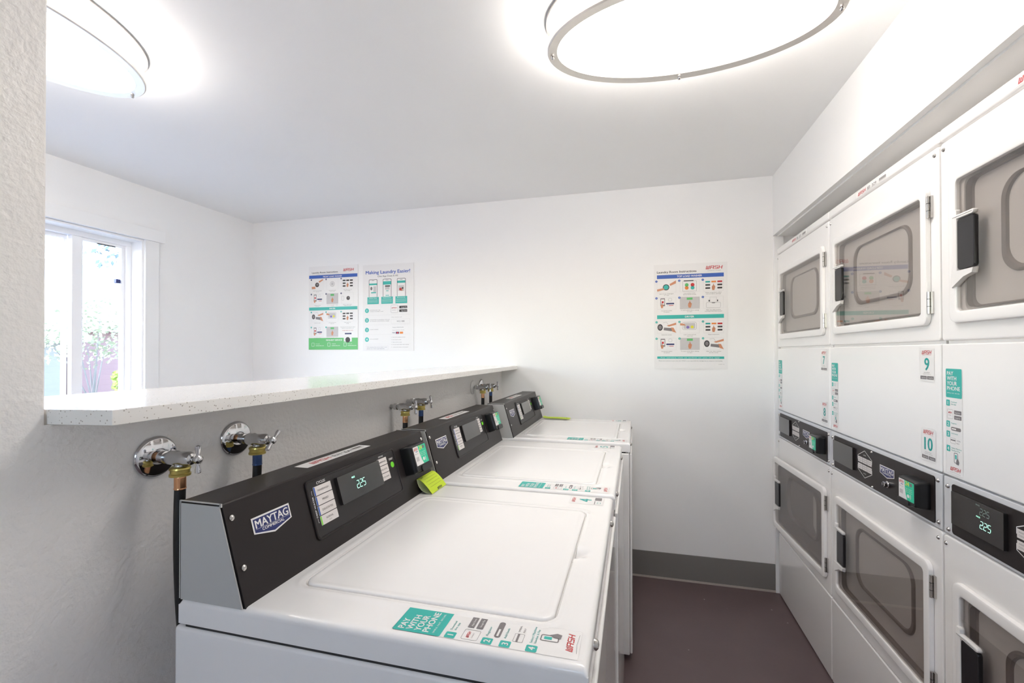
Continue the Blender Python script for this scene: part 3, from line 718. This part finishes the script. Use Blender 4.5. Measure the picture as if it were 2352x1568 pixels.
# ------------------------------------------------------------------ stacked dryers
DW = .688
HNG = .652
def dryer(y, label, num_up, num_lo, serial, lit, open_deg):
    t = empty('stacked_dryer', (XD, y, 0), -PI/2); tag(t, label, 'dryer', 'stacked dryers in the recess')
    def body():
        m_ = MB(); m_.box(.004, DW-.004, .014, .70, .01, 1.94, appl_panel); return m_
    cached('dbody', body, 'cabinet', t)
    def p_low():
        m_ = MB(); m_.box(.001, DW-.001, 0, .016, .006, .347, appl_panel, r=.005, seg=3); return m_
    cached('dlow', p_low, 'kick_panel', t)
    def fascia(z0, z1, dz0, dz1):
        def f():
            m_ = MB(); frame(m_, (.001, DW-.001, z0, z1), (.088, .620, dz0+.030, dz1-.030), .016, 0, appl, .010, .02, .005)
            m_.box(.08, .63, .055, .06, dz0+.02, dz1-.02, dark_in)
            return m_
        return f
    cached('dfl', fascia(.351, .884, .403, .787), 'front_panel', t)
    cached('dfu', fascia(1.388, 1.906, 1.430, 1.815), 'front_panel', t)
    def mid():
        m_ = MB(); m_.box(.001, DW-.001, 0, .016, 1.040, 1.380, appl_panel, r=.004, seg=3); return m_
    cached('dmid', mid, 'middle_panel', t)
    def cap():
        m_ = MB(); m_.box(.0, DW, -.001, .70, 1.910, 1.945, appl, r=.007, seg=3); return m_
    cached('dcap', cap, 'top_cap', t)
    # doors
    def door(z0, z1):
        h = (z1-z0)/2
        def f():
            m_ = MB(); q = lambda s_: s_-HNG
            frame(m_, (q(.050), 0, -h, h), (q(.078), q(.624), -h+.030, h-.030), -.001, -.013, appl, .024, .010, .006); return m_
        def pane():
            m_ = MB(); plate(m_, .074-HNG, .628-HNG, -h+.026, h-.026, -.004, -.0085, smoked, .008, .0008); return m_
        def lin():
            m_ = MB(); rings = []
            for ins, y_, r_ in ((0, .0, .02), (.0, .012, .02), (.02, .018, .03), (.088, .018, .05), (.093, .009, .05), (.099, .007, .05), (.105, .009, .05), (.112, .022, .05), (.16, .024, .04)):
                rings.append([(a, y_, c) for a, c in rr(.094-HNG+ins, .614-HNG-ins*.8, -h+.036+ins*.72, h-.036-ins*.35, r_, 8)])
            m_.loft(rings, liner_m, False, True); return m_
        def grip():
            m_ = MB(); q = .084-HNG; plate(m_, q, q+.058, -.062, .062, -.004, -.0135, grip_m, .008, .003); return m_
        def brk():
            m_ = MB(); q = .070-HNG
            plate(m_, q, q+.016, -.088, .088, -.006, -.0155, white_pl, .006, .003)
            plate(m_, q, q+.074, .063, .074, -.006, -.016, white_pl, .006, .003)
            m_.loft([[(a, -.006, c) for a, c in ((q, -.108), (q+.012, -.100), (q+.040, -.084), (q+.070, -.078), (q+.074, -.064), (q, -.064))],
                     [(a, -.0165, c) for a, c in ((q, -.104), (q+.012, -.097), (q+.040, -.082), (q+.068, -.076), (q+.072, -.065), (q, -.065))]], white_pl)
            return m_
        return f, pane, lin, grip, brk
    for k, (z0, z1, ang) in enumerate(((.403, .787, open_deg), (1.430, 1.815, 0))):
        f, pane, lin, grip, brk = door(z0, z1)
        d = cached('ddoor', f, 'door', t); d.location = (HNG, 0, (z0+z1)/2); d.rotation_euler = (0, 0, math.radians(ang))
        cached('dlin', lin, 'door_liner', d); cached('dpane', pane, 'door_window', d); cached('dbrk', brk, 'handle_bracket', d); cached('dgrip', grip, 'handle', d)
        for zz in ((z0+z1)/2-.130, (z0+z1)/2+.130):
            def hg():
                m_ = MB(); m_.box(-.002, .008, -.006, .001, -.030, .030, steel, r=.001)
                m_.lathe((.001, -.009, -.030), (0, 0, 1), [(0, .0034), (.060, .0034)], steel, 12)
                for c in (-.010, .010): m_.lathe((.001, -.009, c-.0006), (0, 0, 1), [(0, .0038), (.0012, .0038)], dark_in, 12)
                return m_
            h_ = cached('dhg', hg, 'hinge', t); h_.location = (.655, 0, zz)
    # control strip
    def strip():
        m_ = MB(); m_.box(.002, DW-.002, .001, .016, .888, 1.036, silver_wh, r=.003); return m_
    cached('dstrip', strip, 'control_frame', t)
    def ins():
        m_ = MB(); plate(m_, .036, .660, .896, 1.023, .002, -.0015, charcoal, .008, .001)
        D = Dec(m_, (0, -.0015, 1.036), (1, 0, 0), (0, 0, -1))
        L, R_, mdd = .236, .334, .285
        D.path([(L, .062), (L, .048), (mdd, .024), (R_, .048), (R_, .062)], .0018, paper, 0)
        D.path([(L, .082), (L, .096), (mdd, .119), (R_, .096), (R_, .082)], .0018, paper, 0)
        D.text('UPPER', mdd, .042, .0036, paper, 0, al='c', w=.020); D.text('LOWER', mdd, .106, .0036, paper, 0, al='c', w=.020)
        for r_ in range(2):
            for c in range(3):
                xx, yy = L+.001+c*.0325, (.050 if r_ == 0 else .0745); D.rect(xx, yy, .031, .0195, key_i, 0)
                for w_ in range(2): D.text(('WHITES', 'PERM', 'DELICATE')[c] if w_ == 0 else ('COLORS', 'PRESS', 'START')[c], xx+.0155, yy+.008+.007*w_, .0036, ink_g, 1, al='c', w=.022)
        return m_
    pan = cached('dins', ins, 'control_panel', t)
    m_ = MB(); plate(m_, .049, .214, .926, 1.008, -.001, -.010, blk_gl, .002, .0008)
    if lit:
        D = Dec(m_, (0, -.010, 1.036), (1, 0, 0), (0, 0, -1)); D.text('PRICE', .1340, .0360, .0032, led_dim, 0, w=.012); D.text('PRICE', .1350, .0630, .0032, led, 0, w=.012)
        D.seg7('2.25', .146, .0400, .0145, led_dim); D.seg7('2.25', .146, .0690, .0165, led)
    m_.build('display', pan)
    def bd():
        m_ = MB(); D = Dec(m_, (.386, -.0018, .990), (1, 0, 0), (0, 0, -1), base=.0006); badge(D, .084, .032); return m_
    cached('dbd', bd, 'badge', t)
    def ky():
        m_ = MB(); m_.lathe((.434, -.001, .937), (0, -1, 0), [(0, .0105), (.004, .0105), (.006, .0085), (.014, .0085), (.015, .007)], chrome, 20)
        m_.box(.4325, .4355, -.0172, -.015, .930, .944, dark_in); return m_
    cached('dky', ky, 'key_lock', t)
    def rd():
        m_ = MB(); rings = []; x0, x1, z0, z1 = .557, .644, .925, 1.000
        for ins_, y_ in ((0, -.001), (0, -.024), (.0015, -.029), (.0025, -.034), (.004, -.036)):
            rings.append([(a, y_, c) for a, c in rr(x0+ins_, x1-ins_, z0+ins_, z1-ins_, .007, 4)])
        m_.loft(rings, blk); D = Dec(m_, (x0+.004, -.036, z1-.004), (1, 0, 0), (0, 0, -1)); reader_face(D, .079, .060)
        plate(m_, x0+.002, x1-.030, z0-.003, z0+.014, -.020, -.0385, blk, .006, .002); return m_
    cached('drd', rd, 'card_reader', t)
    for i, (a, b, y_, r_) in enumerate(((.020, 1.012, .0, .0058), (.022, .901, .0, .0058), (.672, 1.016, .0, .0058), (.673, .905, .0, .0058), (.335, 1.018, -.002, .004), (.338, .901, -.002, .004),
                                        (.012, .862, 0, .0055), (.672, .864, 0, .0055), (.016, 1.886, 0, .0055), (.670, 1.886, 0, .0055))):
        def sc_():
            m_ = MB(); m_.lathe((a, y_+.001, b), (0, -1, 0), [(0, r_), (.002, r_*.95), (.0045, r_*.6), (.005, .0005)], steel, 14); return m_
        cached('dsc%d' % i, sc_, 'screw', t)
    def pays():
        m_ = MB(); D = Dec(m_, (.017, 0, 1.316), (1, 0, 0), (0, 0, -1)); pay_sticker(D); return m_
    cached('dpay', pays, 'instruction_sticker', t)
    m_ = MB(); D = Dec(m_, (.598, 0, 1.369), (1, 0, 0), (0, 0, -1)); number_sticker(D, num_up); m_.build('number_sticker', t)
    m_ = MB(); D = Dec(m_, (.602, 0, 1.149), (1, 0, 0), (0, 0, -1)); number_sticker(D, num_lo); m_.build('number_sticker', t)
    m_ = MB(); D = Dec(m_, (.235, -.001, 1.9355), (1, 0, 0), (0, 0, -1)); D.rect(0, 0, .215, .019, paper, 0); D.wash(.016, .0035, .055, .012)
    D.text('IEI', .082, .0150, .0105, ink, 1, w=.018); D.text(serial, .112, .0145, .0100, ink, 1, w=.028)
    for k in range(20): D.rect(.158+k*.0021, .005, .0012, .0085, ink_g, 1)
    D.rect(.076, .0168, .070, .0006, ink_g, 1); D.rect(.158, .0155, .042, .0006, ink_g, 1)
    m_.build('label_strip', t)
    return t
dryer(2.7945, 'white stacked dryer numbered 7 and 8, farthest, its lower door ajar', '7', '8', '327', False, 3.0)
dryer(2.1043, 'white stacked dryer numbered 9 and 10, the middle one', '9', '10', '329', False, 0)
dryer(1.4143, 'nearest white stacked dryer, cut off by the right edge, price display lit', '11', '12', '331', True, 0)

# ------------------------------------------------------------------ posters
def icon(D, kind, x, y, w, h):
    bgm = ink_lg
    D.box(x, y, w, h, .0006, bgm, 0)
    cx, cy = x+w/2, y+h/2
    def hand(px, py, s=1.):
        D.poly([(px-.006*s, py), (px+.004*s, py-.003*s), (px+.010*s, py+.004*s), (px+.008*s, py+.013*s), (px+.005*s, py+.024*s), (px-.005*s, py+.024*s), (px-.008*s, py+.012*s)], skin_i, 2)
        D.rect(px-.0015*s, py-.010*s, .004*s, .012*s, skin_i, 2)
    if kind == 'det':
        D.circ(cx-.002, cy+.004, .017, ink, 1); D.circ(cx-.002, cy+.004, .013, teal, 2); D.poly([(x, y+h*.72), (x+w*.35, y+h*.62), (x+w*.4, y+h*.75), (x+.002, y+h*.9)], skin_i, 3)
        D.poly([(x+w, y), (x+w, y+h*.25), (x+w*.7, y+h*.45), (x+w*.66, y+h*.3)], skin_i, 2)
    elif kind == 'load':
        D.box(x+w*.15, y+h*.10, w*.7, h*.85, .0008, ink, 1); D.rect(x+w*.2, y+h*.04, w*.5, h*.08, ink, 2)
        for i, mm in enumerate((green_i, red, orange_i, teal)): D.circ(x+w*(.35+.3*(i % 2)), y+h*(.42+.25*(i//2)), .010, mm, 2, 10)
        D.rect(cx-.004, y+h*.3, .008, h*.5, paper, 3)
    elif kind in ('keys', 'keysb'):
        for i in range(3):
            for j in range(3):
                if j == 1 and i: continue
                mm = ink if (i or kind == 'keysb') else (tealtx, orange_i, red)[j]
                D.rect(x+w*(.10+.30*j), y+h*(.16+.26*i), w*.24, h*.13, mm, 1, r=.001)
        hand(cx, cy+.004)
    elif kind == 'pay':
        D.rect(x+w*.18, y+h*.06, w*.24, h*.66, ink_g, 1, r=.002); D.rect(x+w*.21, y+h*.14, w*.18, h*.45, paper, 2); D.rect(x+w*.25, y+h*.3, w*.1, h*.18, red, 3)
        hand(x+w*.26, y+h*.60, .8); D.rect(x+w*.48, y+h*.46, w*.42, h*.12, navy, 1, r=.002); D.rect(x+w*.52, y+h*.60, w*.42, h*.26, paper, 1); D.circ(x+w*.56, y+h*.68, .0015, blue, 2); D.rect(x+w*.62, y+h*.66, w*.24, h*.04, red, 2)
        D.box(x+w*.6, y+h*.06, w*.18, h*.26, .0008, ink_g, 1, r=.006)
    elif kind == 'press':
        D.rect(x, y, w, h, ink_lg, 0); D.rect(cx-w*.15, y+h*.06, w*.3, h*.18, green_i, 1, r=.001); hand(cx, cy, 1.1)
    elif kind == 'open':
        D.box(x+w*.14, y+h*.5, w*.72, h*.46, .0009, ink_g, 1, r=.006); D.rect(x+w*.32, y+h*.08, w*.34, h*.42, paper, 2); D.box(x+w*.32, y+h*.08, w*.34, h*.42, .0007, ink_g, 3); D.rect(x+w*.26, y+h*.3, w*.06, h*.14, ink, 2); D.rect(x+w*.68, y+h*.3, w*.05, h*.14, ink, 2); D.poly([(cx-.01, cy+.002), (cx+.01, cy+.002), (cx+.006, cy+.005), (cx-.006, cy+.005)], ink, 3)
    elif kind == 'lint':
        D.circ(x+w*.16, cy-.001, .014, ink, 1, 18, 1.3); D.circ(x+w*.16, cy-.001, .009, ink_g, 2, 18, 1.3); D.poly([(x+w*.36, y+h*.5), (x+w*.78, y+h*.55), (x+w*.78, y+h*.82), (x+w*.34, y+h*.72)], ink_g, 1)
        D.poly([(x+w, y+h*.1), (x+w, y+h*.28), (x+w*.62, y+h*.42), (x+w*.5, y+h*.34)], skin_i, 2); D.poly([(x+w*.72, y+h*.5), (x+w*.86, y+h*.52), (x+w, y+h*.95), (x+w*.8, y+h*.85)], skin_i, 2)
        D.path([(x+w*.3, y+h*.1), (x+w*.5, y+h*.05), (x+w*.6, y+h*.3)], .0008, ink_g, 1)
    elif kind == 'ldry':
        D.box(x+w*.12, y+h*.08, w*.72, h*.62, .0012, ink_g, 1, r=.008); D.rect(x+w*.18, y+h*.15, w*.6, h*.48, ink_lg, 1, r=.006); D.circ(x+w*.40, y+h*.5, .008, pur_i, 2, 12); D.circ(x+w*.62, y+h*.48, .008, yel_i, 2, 12); D.poly([(x, y+h*.15), (x+w*.22, y+h*.22), (x+w*.3, y+h*.36), (x+.001, y+h*.34)], skin_i, 3)
    elif kind == 'fload':
        D.circ(cx-.003, cy+.002, .017, ink, 1); D.circ(cx-.001, cy, .009, ink_g, 2); D.poly([(x+w*.6, y+h*.2), (x+w*.95, y), (x+w, y+h*.1), (x+w*.66, y+h*.34)], skin_i, 2); D.poly([(x, y+h*.7), (x+w*.3, y+h*.68), (x+w*.34, y+h*.9), (x+.002, y+h*.92)], skin_i, 2)
    elif kind == 'drum':
        D.circ(cx, cy, .019, ink_g, 1); D.circ(cx, cy, .017, paper, 2); D.circ(cx, cy, .012, ink_lg, 3)
    elif kind == 'fopen':
        D.circ(cx+.006, cy, .015, ink_g, 1); D.circ(cx+.006, cy, .012, ink, 2); D.circ(cx+.008, cy-.002, .006, ink_g, 3); D.box(x+.002, y+h*.3, w*.18, h*.4, .001, ink_g, 1, r=.006)
def grid(D, y, rows, cols_x, cw, ch, dy, disc, caps, kinds):
    n = 0
    for r_ in range(rows):
        for c in range(3):
            if n >= len(kinds): return
            x0 = cols_x[c]; y0 = y+r_*dy
            icon(D, kinds[n], x0+.006, y0, cw, ch); D.circ(x0+.003, y0+.003, .0062, disc, 3); D.text(str(n+1), x0+.003, y0+.0055, .005, paper, 4, al='c', bold=True)
            for k, s_ in enumerate(caps[n]): D.text(s_, x0+.006+cw/2, y0+ch+.0095+k*.0075, .0040, ink, 1, al='c', w=min(.0031*len(s_), cw*1.18))
            n += 1
PAYC = ('Use payment method', 'on machine'); STC = ('To start, press fabric setting', 'or start'); 
def poster(x0, z1, w, h, label):
    t = MB(); t.box(0, w, -.0035, -.0003, -h, 0, paper)
    D = Dec(t, (0, -.0035, 0), (1, 0, 0), (0, 0, -1), base=.0002)
    return t, D
# right hand poster
w, h = .411, .630
t, D = poster(.117, 1.890, w, h, '')
D.text('Laundry Room Instructions', .016, .048, .0115, ink, 1, w=.205, bold=True); D.wash(.268, .018, .082, .0185); D.text('COMMERCIAL LAUNDRY', .275, .046, .003, ink_g, 1, w=.07)
D.rect(.016, .058, .342, .021, blue, 1); D.text('TOP LOAD WASHER', .185, .0735, .010, paper, 2, al='c', bold=True, w=.128)
cx3 = (.010, .130, .250)
grid(D, .090, 2, cx3, .100, .066, .094, blue, (('Add 1/4 cup of detergent', 'or 1 pod'), ('Load clothes evenly', 'below block lid level'), ('Adjust temperature, select', 'soil and fabric settings'), PAYC, STC, ('After use, clean machine', 'and keep fresh with lid open')), ('det', 'load', 'keys', 'pay', 'press', 'open'))
D.rect(.016, .282, .342, .021, teal, 1); D.text('DRYER', .185, .2975, .010, paper, 2, al='c', bold=True, w=.046)
grid(D, .318, 2, cx3, .100, .066, .092, teal, (('Clean lint screen',), ('Load 1 wash load and', 'close door'), ('Adjust temperature',), PAYC, STC, ('After use, clean machine', 'and lint screen')), ('lint', 'ldry', 'keys', 'pay', 'press', 'lint'))
D.rect(.016, .512, .342, .013, teal, 1); D.text('For service visit us online or use the app', .185, .521, .005, paper, 2, al='c', w=.30)
D.text('Please use machines at your own risk. WASH is not responsible for damage due to misuse or overloading.', .187, .538, .004, ink, 1, al='c', w=.325)
D.text('L-INST-TL', .36, .556, .003, ink_g, 1, al='r', w=.03)
s_ = w/.376
t.v = [((v[0]*s_ if v[1] < -.0036 else v[0]), v[1], (v[2]*s_*.99 if v[1] < -.0036 else v[2])) for v in t.v]
tag(t.build('instruction_poster', loc=(.117, YB, 1.890)), 'white top load washer instruction poster alone at the right of the back wall', 'poster')
# left pair
w, h = .418, .618
t, D = poster(0, 0, w, h, '')
D.text('Laundry Room Instructions', .028, .052, .0115, ink, 1, w=.222, bold=True); D.wash(.296, .026, .086, .0195); D.rect(.028, .060, .23, .0008, ink_g, 1)
D.rect(.003, .066, .411, .024, blue, 1); D.text('FRONT LOAD WASHER', .205, .084, .0105, paper, 2, al='c', bold=True, w=.160)
cx3 = (.020, .148, .276)
grid(D, .096, 2, cx3, .100, .078, .108, navy, (('Add 1/4 cup of detergent', 'or 1 pod'), ('Load clothes loosely', 'and close door'), ('Adjust temperature and', 'fabric settings'), PAYC, STC, ('After use, clean machine', 'and leave door open')), ('fload', 'drum', 'keysb', 'pay', 'press', 'fopen'))
D.rect(.003, .304, .411, .023, teal, 1); D.text('DRYER', .205, .3205, .010, paper, 2, al='c', bold=True, w=.050)
grid(D, .338, 2, cx3, .100, .074, .112, teal, (('Clean lint screen',), ('Load 1 wash load and', 'close door'), ('Adjust temperature', 'setting'), PAYC, STC), ('lint', 'ldry', 'keysb', 'pay', 'press'))
D.text('To prevent lint fire hazards, always', .334, .455, .004, ink, 1, al='c', w=.125); D.text('clean lint screen before use', .334, .464, .004, ink, 1, al='c', w=.10); D.text('WASH 800 342 5932', .334, .482, .006, red, 1, al='c', w=.09)
D.rect(0.0, .532, .418, .086, green_i, 1); D.text('REQUEST SERVICE', .22, .553, .0105, paper, 2, al='c', bold=True, w=.135)
D.rect(.302, .510, .066, .050, paper, 2); D.rect(.310, .497, .056, .010, navy, 1); D.circ(.335, .547, .020, ink, 3)
for x_, s_ in ((.026, 'DOWNLOAD'), (.164, 'WEBSITE'), (.300, 'CALL US')):
    D.box(x_, .568, .024, .026, .002, paper, 2, r=.003); D.text(s_, x_+.034, .578, .005, paper, 2, w=.036); D.text('washlaundry.com', x_+.034, .591, .006, paper, 2, w=.072, bold=True)
tag(t.build('instruction_poster', loc=(-2.352, YB, 2.004)), 'front load washer poster with a green bottom band, left of the pair', 'poster')
w, h = .404, .618
t, D = poster(0, 0, w, h, '')
D.text('Making Laundry Easier!', .200, .066, .0235, blue, 1, al='c', bold=True, w=.352); D.text('One App Does It All', .200, .090, .012, ink, 1, al='c', w=.160)
for i in range(3):
    x_ = .050+i*.112; D.rect(x_, .105, .068, .13, ink, 1, r=.008); D.rect(x_+.003, .108, .062, .13, paper, 2, r=.006)
    D.rect(x_+.024, .113, .020, .002, ink, 3)
    if i == 0: D.rect(x_+.003, .134, .062, .012, teal, 3); D.circ(x_+.020, .170, .009, ink_g, 3, 16, 1.4); D.rect(x_+.036, .155, .022, .04, ink_lg, 3); D.rect(x_+.018, .196, .04, .008, teal, 3)
    if i == 1: D.rect(x_+.003, .122, .062, .024, teal, 3); D.rect(x_+.018, .152, .040, .009, ink, 3); D.rect(x_+.018, .162, .036, .020, ink_lg, 3); D.rect(x_+.026, .188, .02, .005, teal, 3); D.rect(x_+.022, .220, .028, .005, teal, 3)
    if i == 2: D.rect(x_+.003, .122, .062, .016, teal, 3); D.rect(x_+.012, .155, .044, .040, ink_lg, 3); D.circ(x_+.028, .182, .010, red, 4, 12); D.circ(x_+.044, .175, .007, ink, 4, 12); D.circ(x_+.038, .188, .007, skin_i, 4, 12)
    D.rect(x_-.012, .232, .092, .050, teal, 4); D.text(('Monitor Status', 'Request Service', 'Rewards')[i], x_+.034, .242, .005, paper, 5, al='c', bold=True, w=.064)
    for k in range(4): D.rect(x_-.006, .250+k*.0065, .078, .0008, paper, 5)
for i, (s1, s2) in enumerate((('DOWNLOAD THE', 'WASH CONNECT APP'), ('REGISTER & LAUNDRY ROOM', 'ID, SAVED LOCATION CODE'), ('LOAD MONEY', ''), ('DO LAUNDRY', ''))):
    y_ = .328+i*.069; D.circ(.034, y_, .0165, teal, 1, 28); D.text('1234'[i], .034, y_+.0075, .015, paper, 2, al='c', bold=True)
    D.text(s1, .060, y_+.0, .0050, ink_g, 1, w=.0068*len(s1))
    if s2: D.text(s2, .060, y_+.010, .0050, ink_g, 1, w=.0066*len(s2))
    D.rect(.02, y_+.033, .36, .0006, ink_lg, 1)
D.box(.226, .292, .056, .056, .0012, ink_g, 1, r=.008); D.wash(.232, .308, .040, .009); D.text('CONNECT', .234, .330, .004, ink_g, 1, w=.036)
for y_, s_ in ((.300, 'Google Play'), (.325, 'App Store')): D.rect(.292, y_, .062, .018, ink, 1, r=.002); D.text(s_, .308, y_+.013, .007, paper, 2, w=.042)
D.text('Enter location code', .232, .380, .004, ink_g, 1, w=.08); D.box(.228, .392, .148, .032, .0008, ink_lg, 1, r=.003); D.text('WC2 1808', .272, .412, .009, ink, 1, w=.060)
D.text('Select Add Funds', .240, .453, .005, ink, 1, w=.085); D.text('Enter payment details', .240, .472, .004, ink_g, 1, w=.09)
D.text('VISA', .236, .492, .007, navy, 1, w=.024, bold=True); D.rect(.265, .482, .026, .014, navy, 1); D.rect(.271, .484, .014, .010, red, 2); D.rect(.296, .482, .026, .014, orange_i, 1)
for k, s_ in enumerate(('Search for available machines', 'Enter machine number', 'Select machine to pay', 'To start cycle, select fabric setting', 'or press start button on the machine')): D.text(s_, .240, .522+.0175*k, .004, ink, 1, w=.0034*len(s_)); D.circ(.231, .520+.0175*k, .0015, ink_g, 1, 10)
D.box(.028, .580, .176, .030, .0008, ink_lg, 1); D.text('Visit washlaundry.com to learn more', .035, .592, .0045, navy, 1, w=.16); D.text('about our latest app features', .035, .603, .0045, navy, 1, w=.14)
tag(t.build('instruction_poster', loc=(-1.893, YB, 1.992)), 'phone app poster headed Making Laundry Easier, right of the pair', 'poster')

# ------------------------------------------------------------------ outside the window
GZ = -1.0
mb = MB(); mb.box(-60, 40, -50, 40, GZ-.2, GZ, asphalt); tag(mb.build('ground'), None, None, None, 'structure')
def house(name, x1, x0, y0, y1, zw, zr, sid, label):
    o = empty(name, (x1, y0, GZ)); tag(o, label, 'house')
    m_ = MB(); m_.box(x0-x1, 0, 0, y1-y0, 0, zw-GZ, sid); m_.build('wall', o)
    m_ = MB(); a = .35; L = y1-y0; md = (x0-x1)/2
    m_.loft([[(a, -a, zw-GZ), (x0-x1-a, -a, zw-GZ), (md, -a, zr-GZ)], [(a, L+a, zw-GZ), (x0-x1-a, L+a, zw-GZ), (md, L+a, zr-GZ)]], roof_m); m_.build('roof', o)
    m_ = MB(); m_.box(a-.03, a+.02, -a, L+a, zw-GZ-.14, zw-GZ+.02, trim_paint); m_.build('gutter', o)
    return o
house('red_house', -13.0, -21, 7.75, 16, 2.05, 4.2, red_sid, 'red sided house seen through the right window pane')
house('grey_house', -12.0, -19, -2.0, 6.80, 1.75, 3.6, grey_sid, 'grey sided house seen through the left window pane')
def leaves(m_, c, rad, n, mt, size, sq=(1, 1, 1)):
    for _ in range(n):
        while True:
            p = Vector((random.uniform(-1, 1), random.uniform(-1, 1), random.uniform(-1, 1)))
            if p.length < 1: break
        p = Vector(c)+Vector((p.x*rad*sq[0], p.y*rad*sq[1], p.z*rad*sq[2]))
        u = Vector((random.gauss(0, 1), random.gauss(0, 1), random.gauss(0, 1))).normalized(); v = u.orthogonal().normalized(); s = size*random.uniform(.5, 1.2)
        m_.add([p-u*s, p-v*s*.5, p+u*s, p+v*s*.5], [(0, 1, 2, 3)], mt)
def tree(x, y, h0, clumps, n, mt, size, label, kind='tree'):
    o = empty('young_tree' if kind == 'tree' else 'leafy_bush', (x, y, GZ)); tag(o, label, kind)
    m_ = MB(); m_.tube([(0, 0, 0), (.02, .01, h0*.4), (0, -.02, h0*.8), (.03, .02, h0*1.15)], [.05, .04, .03, .015], bark, 10)
    for c in clumps: m_.tube([(0, 0, h0*.75), ((c[0])*.6, (c[1])*.6, h0*.75+(c[2]-h0*.75)*.7), c[:3]], [.014, .010, .004], bark, 6)
    m_.build('trunk', o)
    m_ = MB(); m_.recalc = False
    for c in clumps: leaves(m_, c[:3], c[3], n, mt, size)
    m_.build('foliage', o); return o
tree(-9.4, 5.80, 1.9, [(.0, -.1, 2.5, .42), (.2, -.45, 2.75, .42), (-.2, .35, 2.6, .40), (0, .1, 3.05, .35), (.1, -.7, 2.55, .35)], 190, leaf_m, .045, 'slim tree with pale yellow green leaves outside the window')
tree(-5.6, 7.4, 3.4, [(0, -3.75, 3.70, .40), (0, -3.2, 3.6, .40), (0, -2.9, 3.2, .25), (0, -2.4, 4.2, .6)], 200, leaf_d, .04, 'taller darker tree whose leaves hang at the window top')
tree(-9.0, 5.98, .5, [(.0, .12, 1.55, .30), (.1, .02, 1.9, .22), (-.1, .35, 1.8, .35)], 320, leaf_y, .05, 'bright green bush at the lower right of the window', 'bush')
def car(x, y, rz, paint, label, zoff=0.):
    o = empty('parked_car', (x, y, GZ), rz); tag(o, label, 'car')
    m_ = MB(); sec = [(-2.1, .35, .62, .80), (-1.9, .25, .80, .86), (-1.0, .22, .92, .90), (0, .22, .95, .90), (1.0, .22, .92, .90), (1.95, .25, .80, .85), (2.15, .35, .62, .76)]
    m_.loft([[(a, yy*w_, zz) for yy, zz in ((-.98, lo), (-1, (lo+hi)/2), (-.93, hi), (-.5, hi+.03), (.5, hi+.03), (.93, hi), (1, (lo+hi)/2), (.98, lo))] for a, lo, hi, w_ in sec], paint); m_.build('body', o)
    m_ = MB(); m_.loft([[(a*q+dx, b*q2, z) for a, b in rr(-1.15, 1.0, -.78, .78, .25, 5)] for q, q2, z, dx in ((1.05, 1.02, .90, 0), (.95, .95, 1.15, 0), (.82, .84, 1.36, 0))], car_gl); m_.build('windows', o)
    m_ = MB(); m_.loft([[(a*q, b*q2, z) for a, b in rr(-1.15, 1.0, -.78, .78, .25, 5)] for q, q2, z in ((.83, .85, 1.355), (.78, .80, 1.41), (.5, .5, 1.445))], paint); m_.build('roof_panel', o)
    for a in (-1.35, 1.35):
        for b in (-.82, .82):
            m_ = MB(); m_.lathe((a, b-.1, .32), (0, 1, 0), [(0, .30), (.02, .32), (.18, .32), (.2, .30)], blk_rub, 24); m_.build('wheel', o)
car(-7.6, 4.1, math.radians(62), car_w, 'white parked car just below the window view')
car(-10.9, 3.3, math.radians(90), car_g, 'grey parked car outside beyond the left pane')
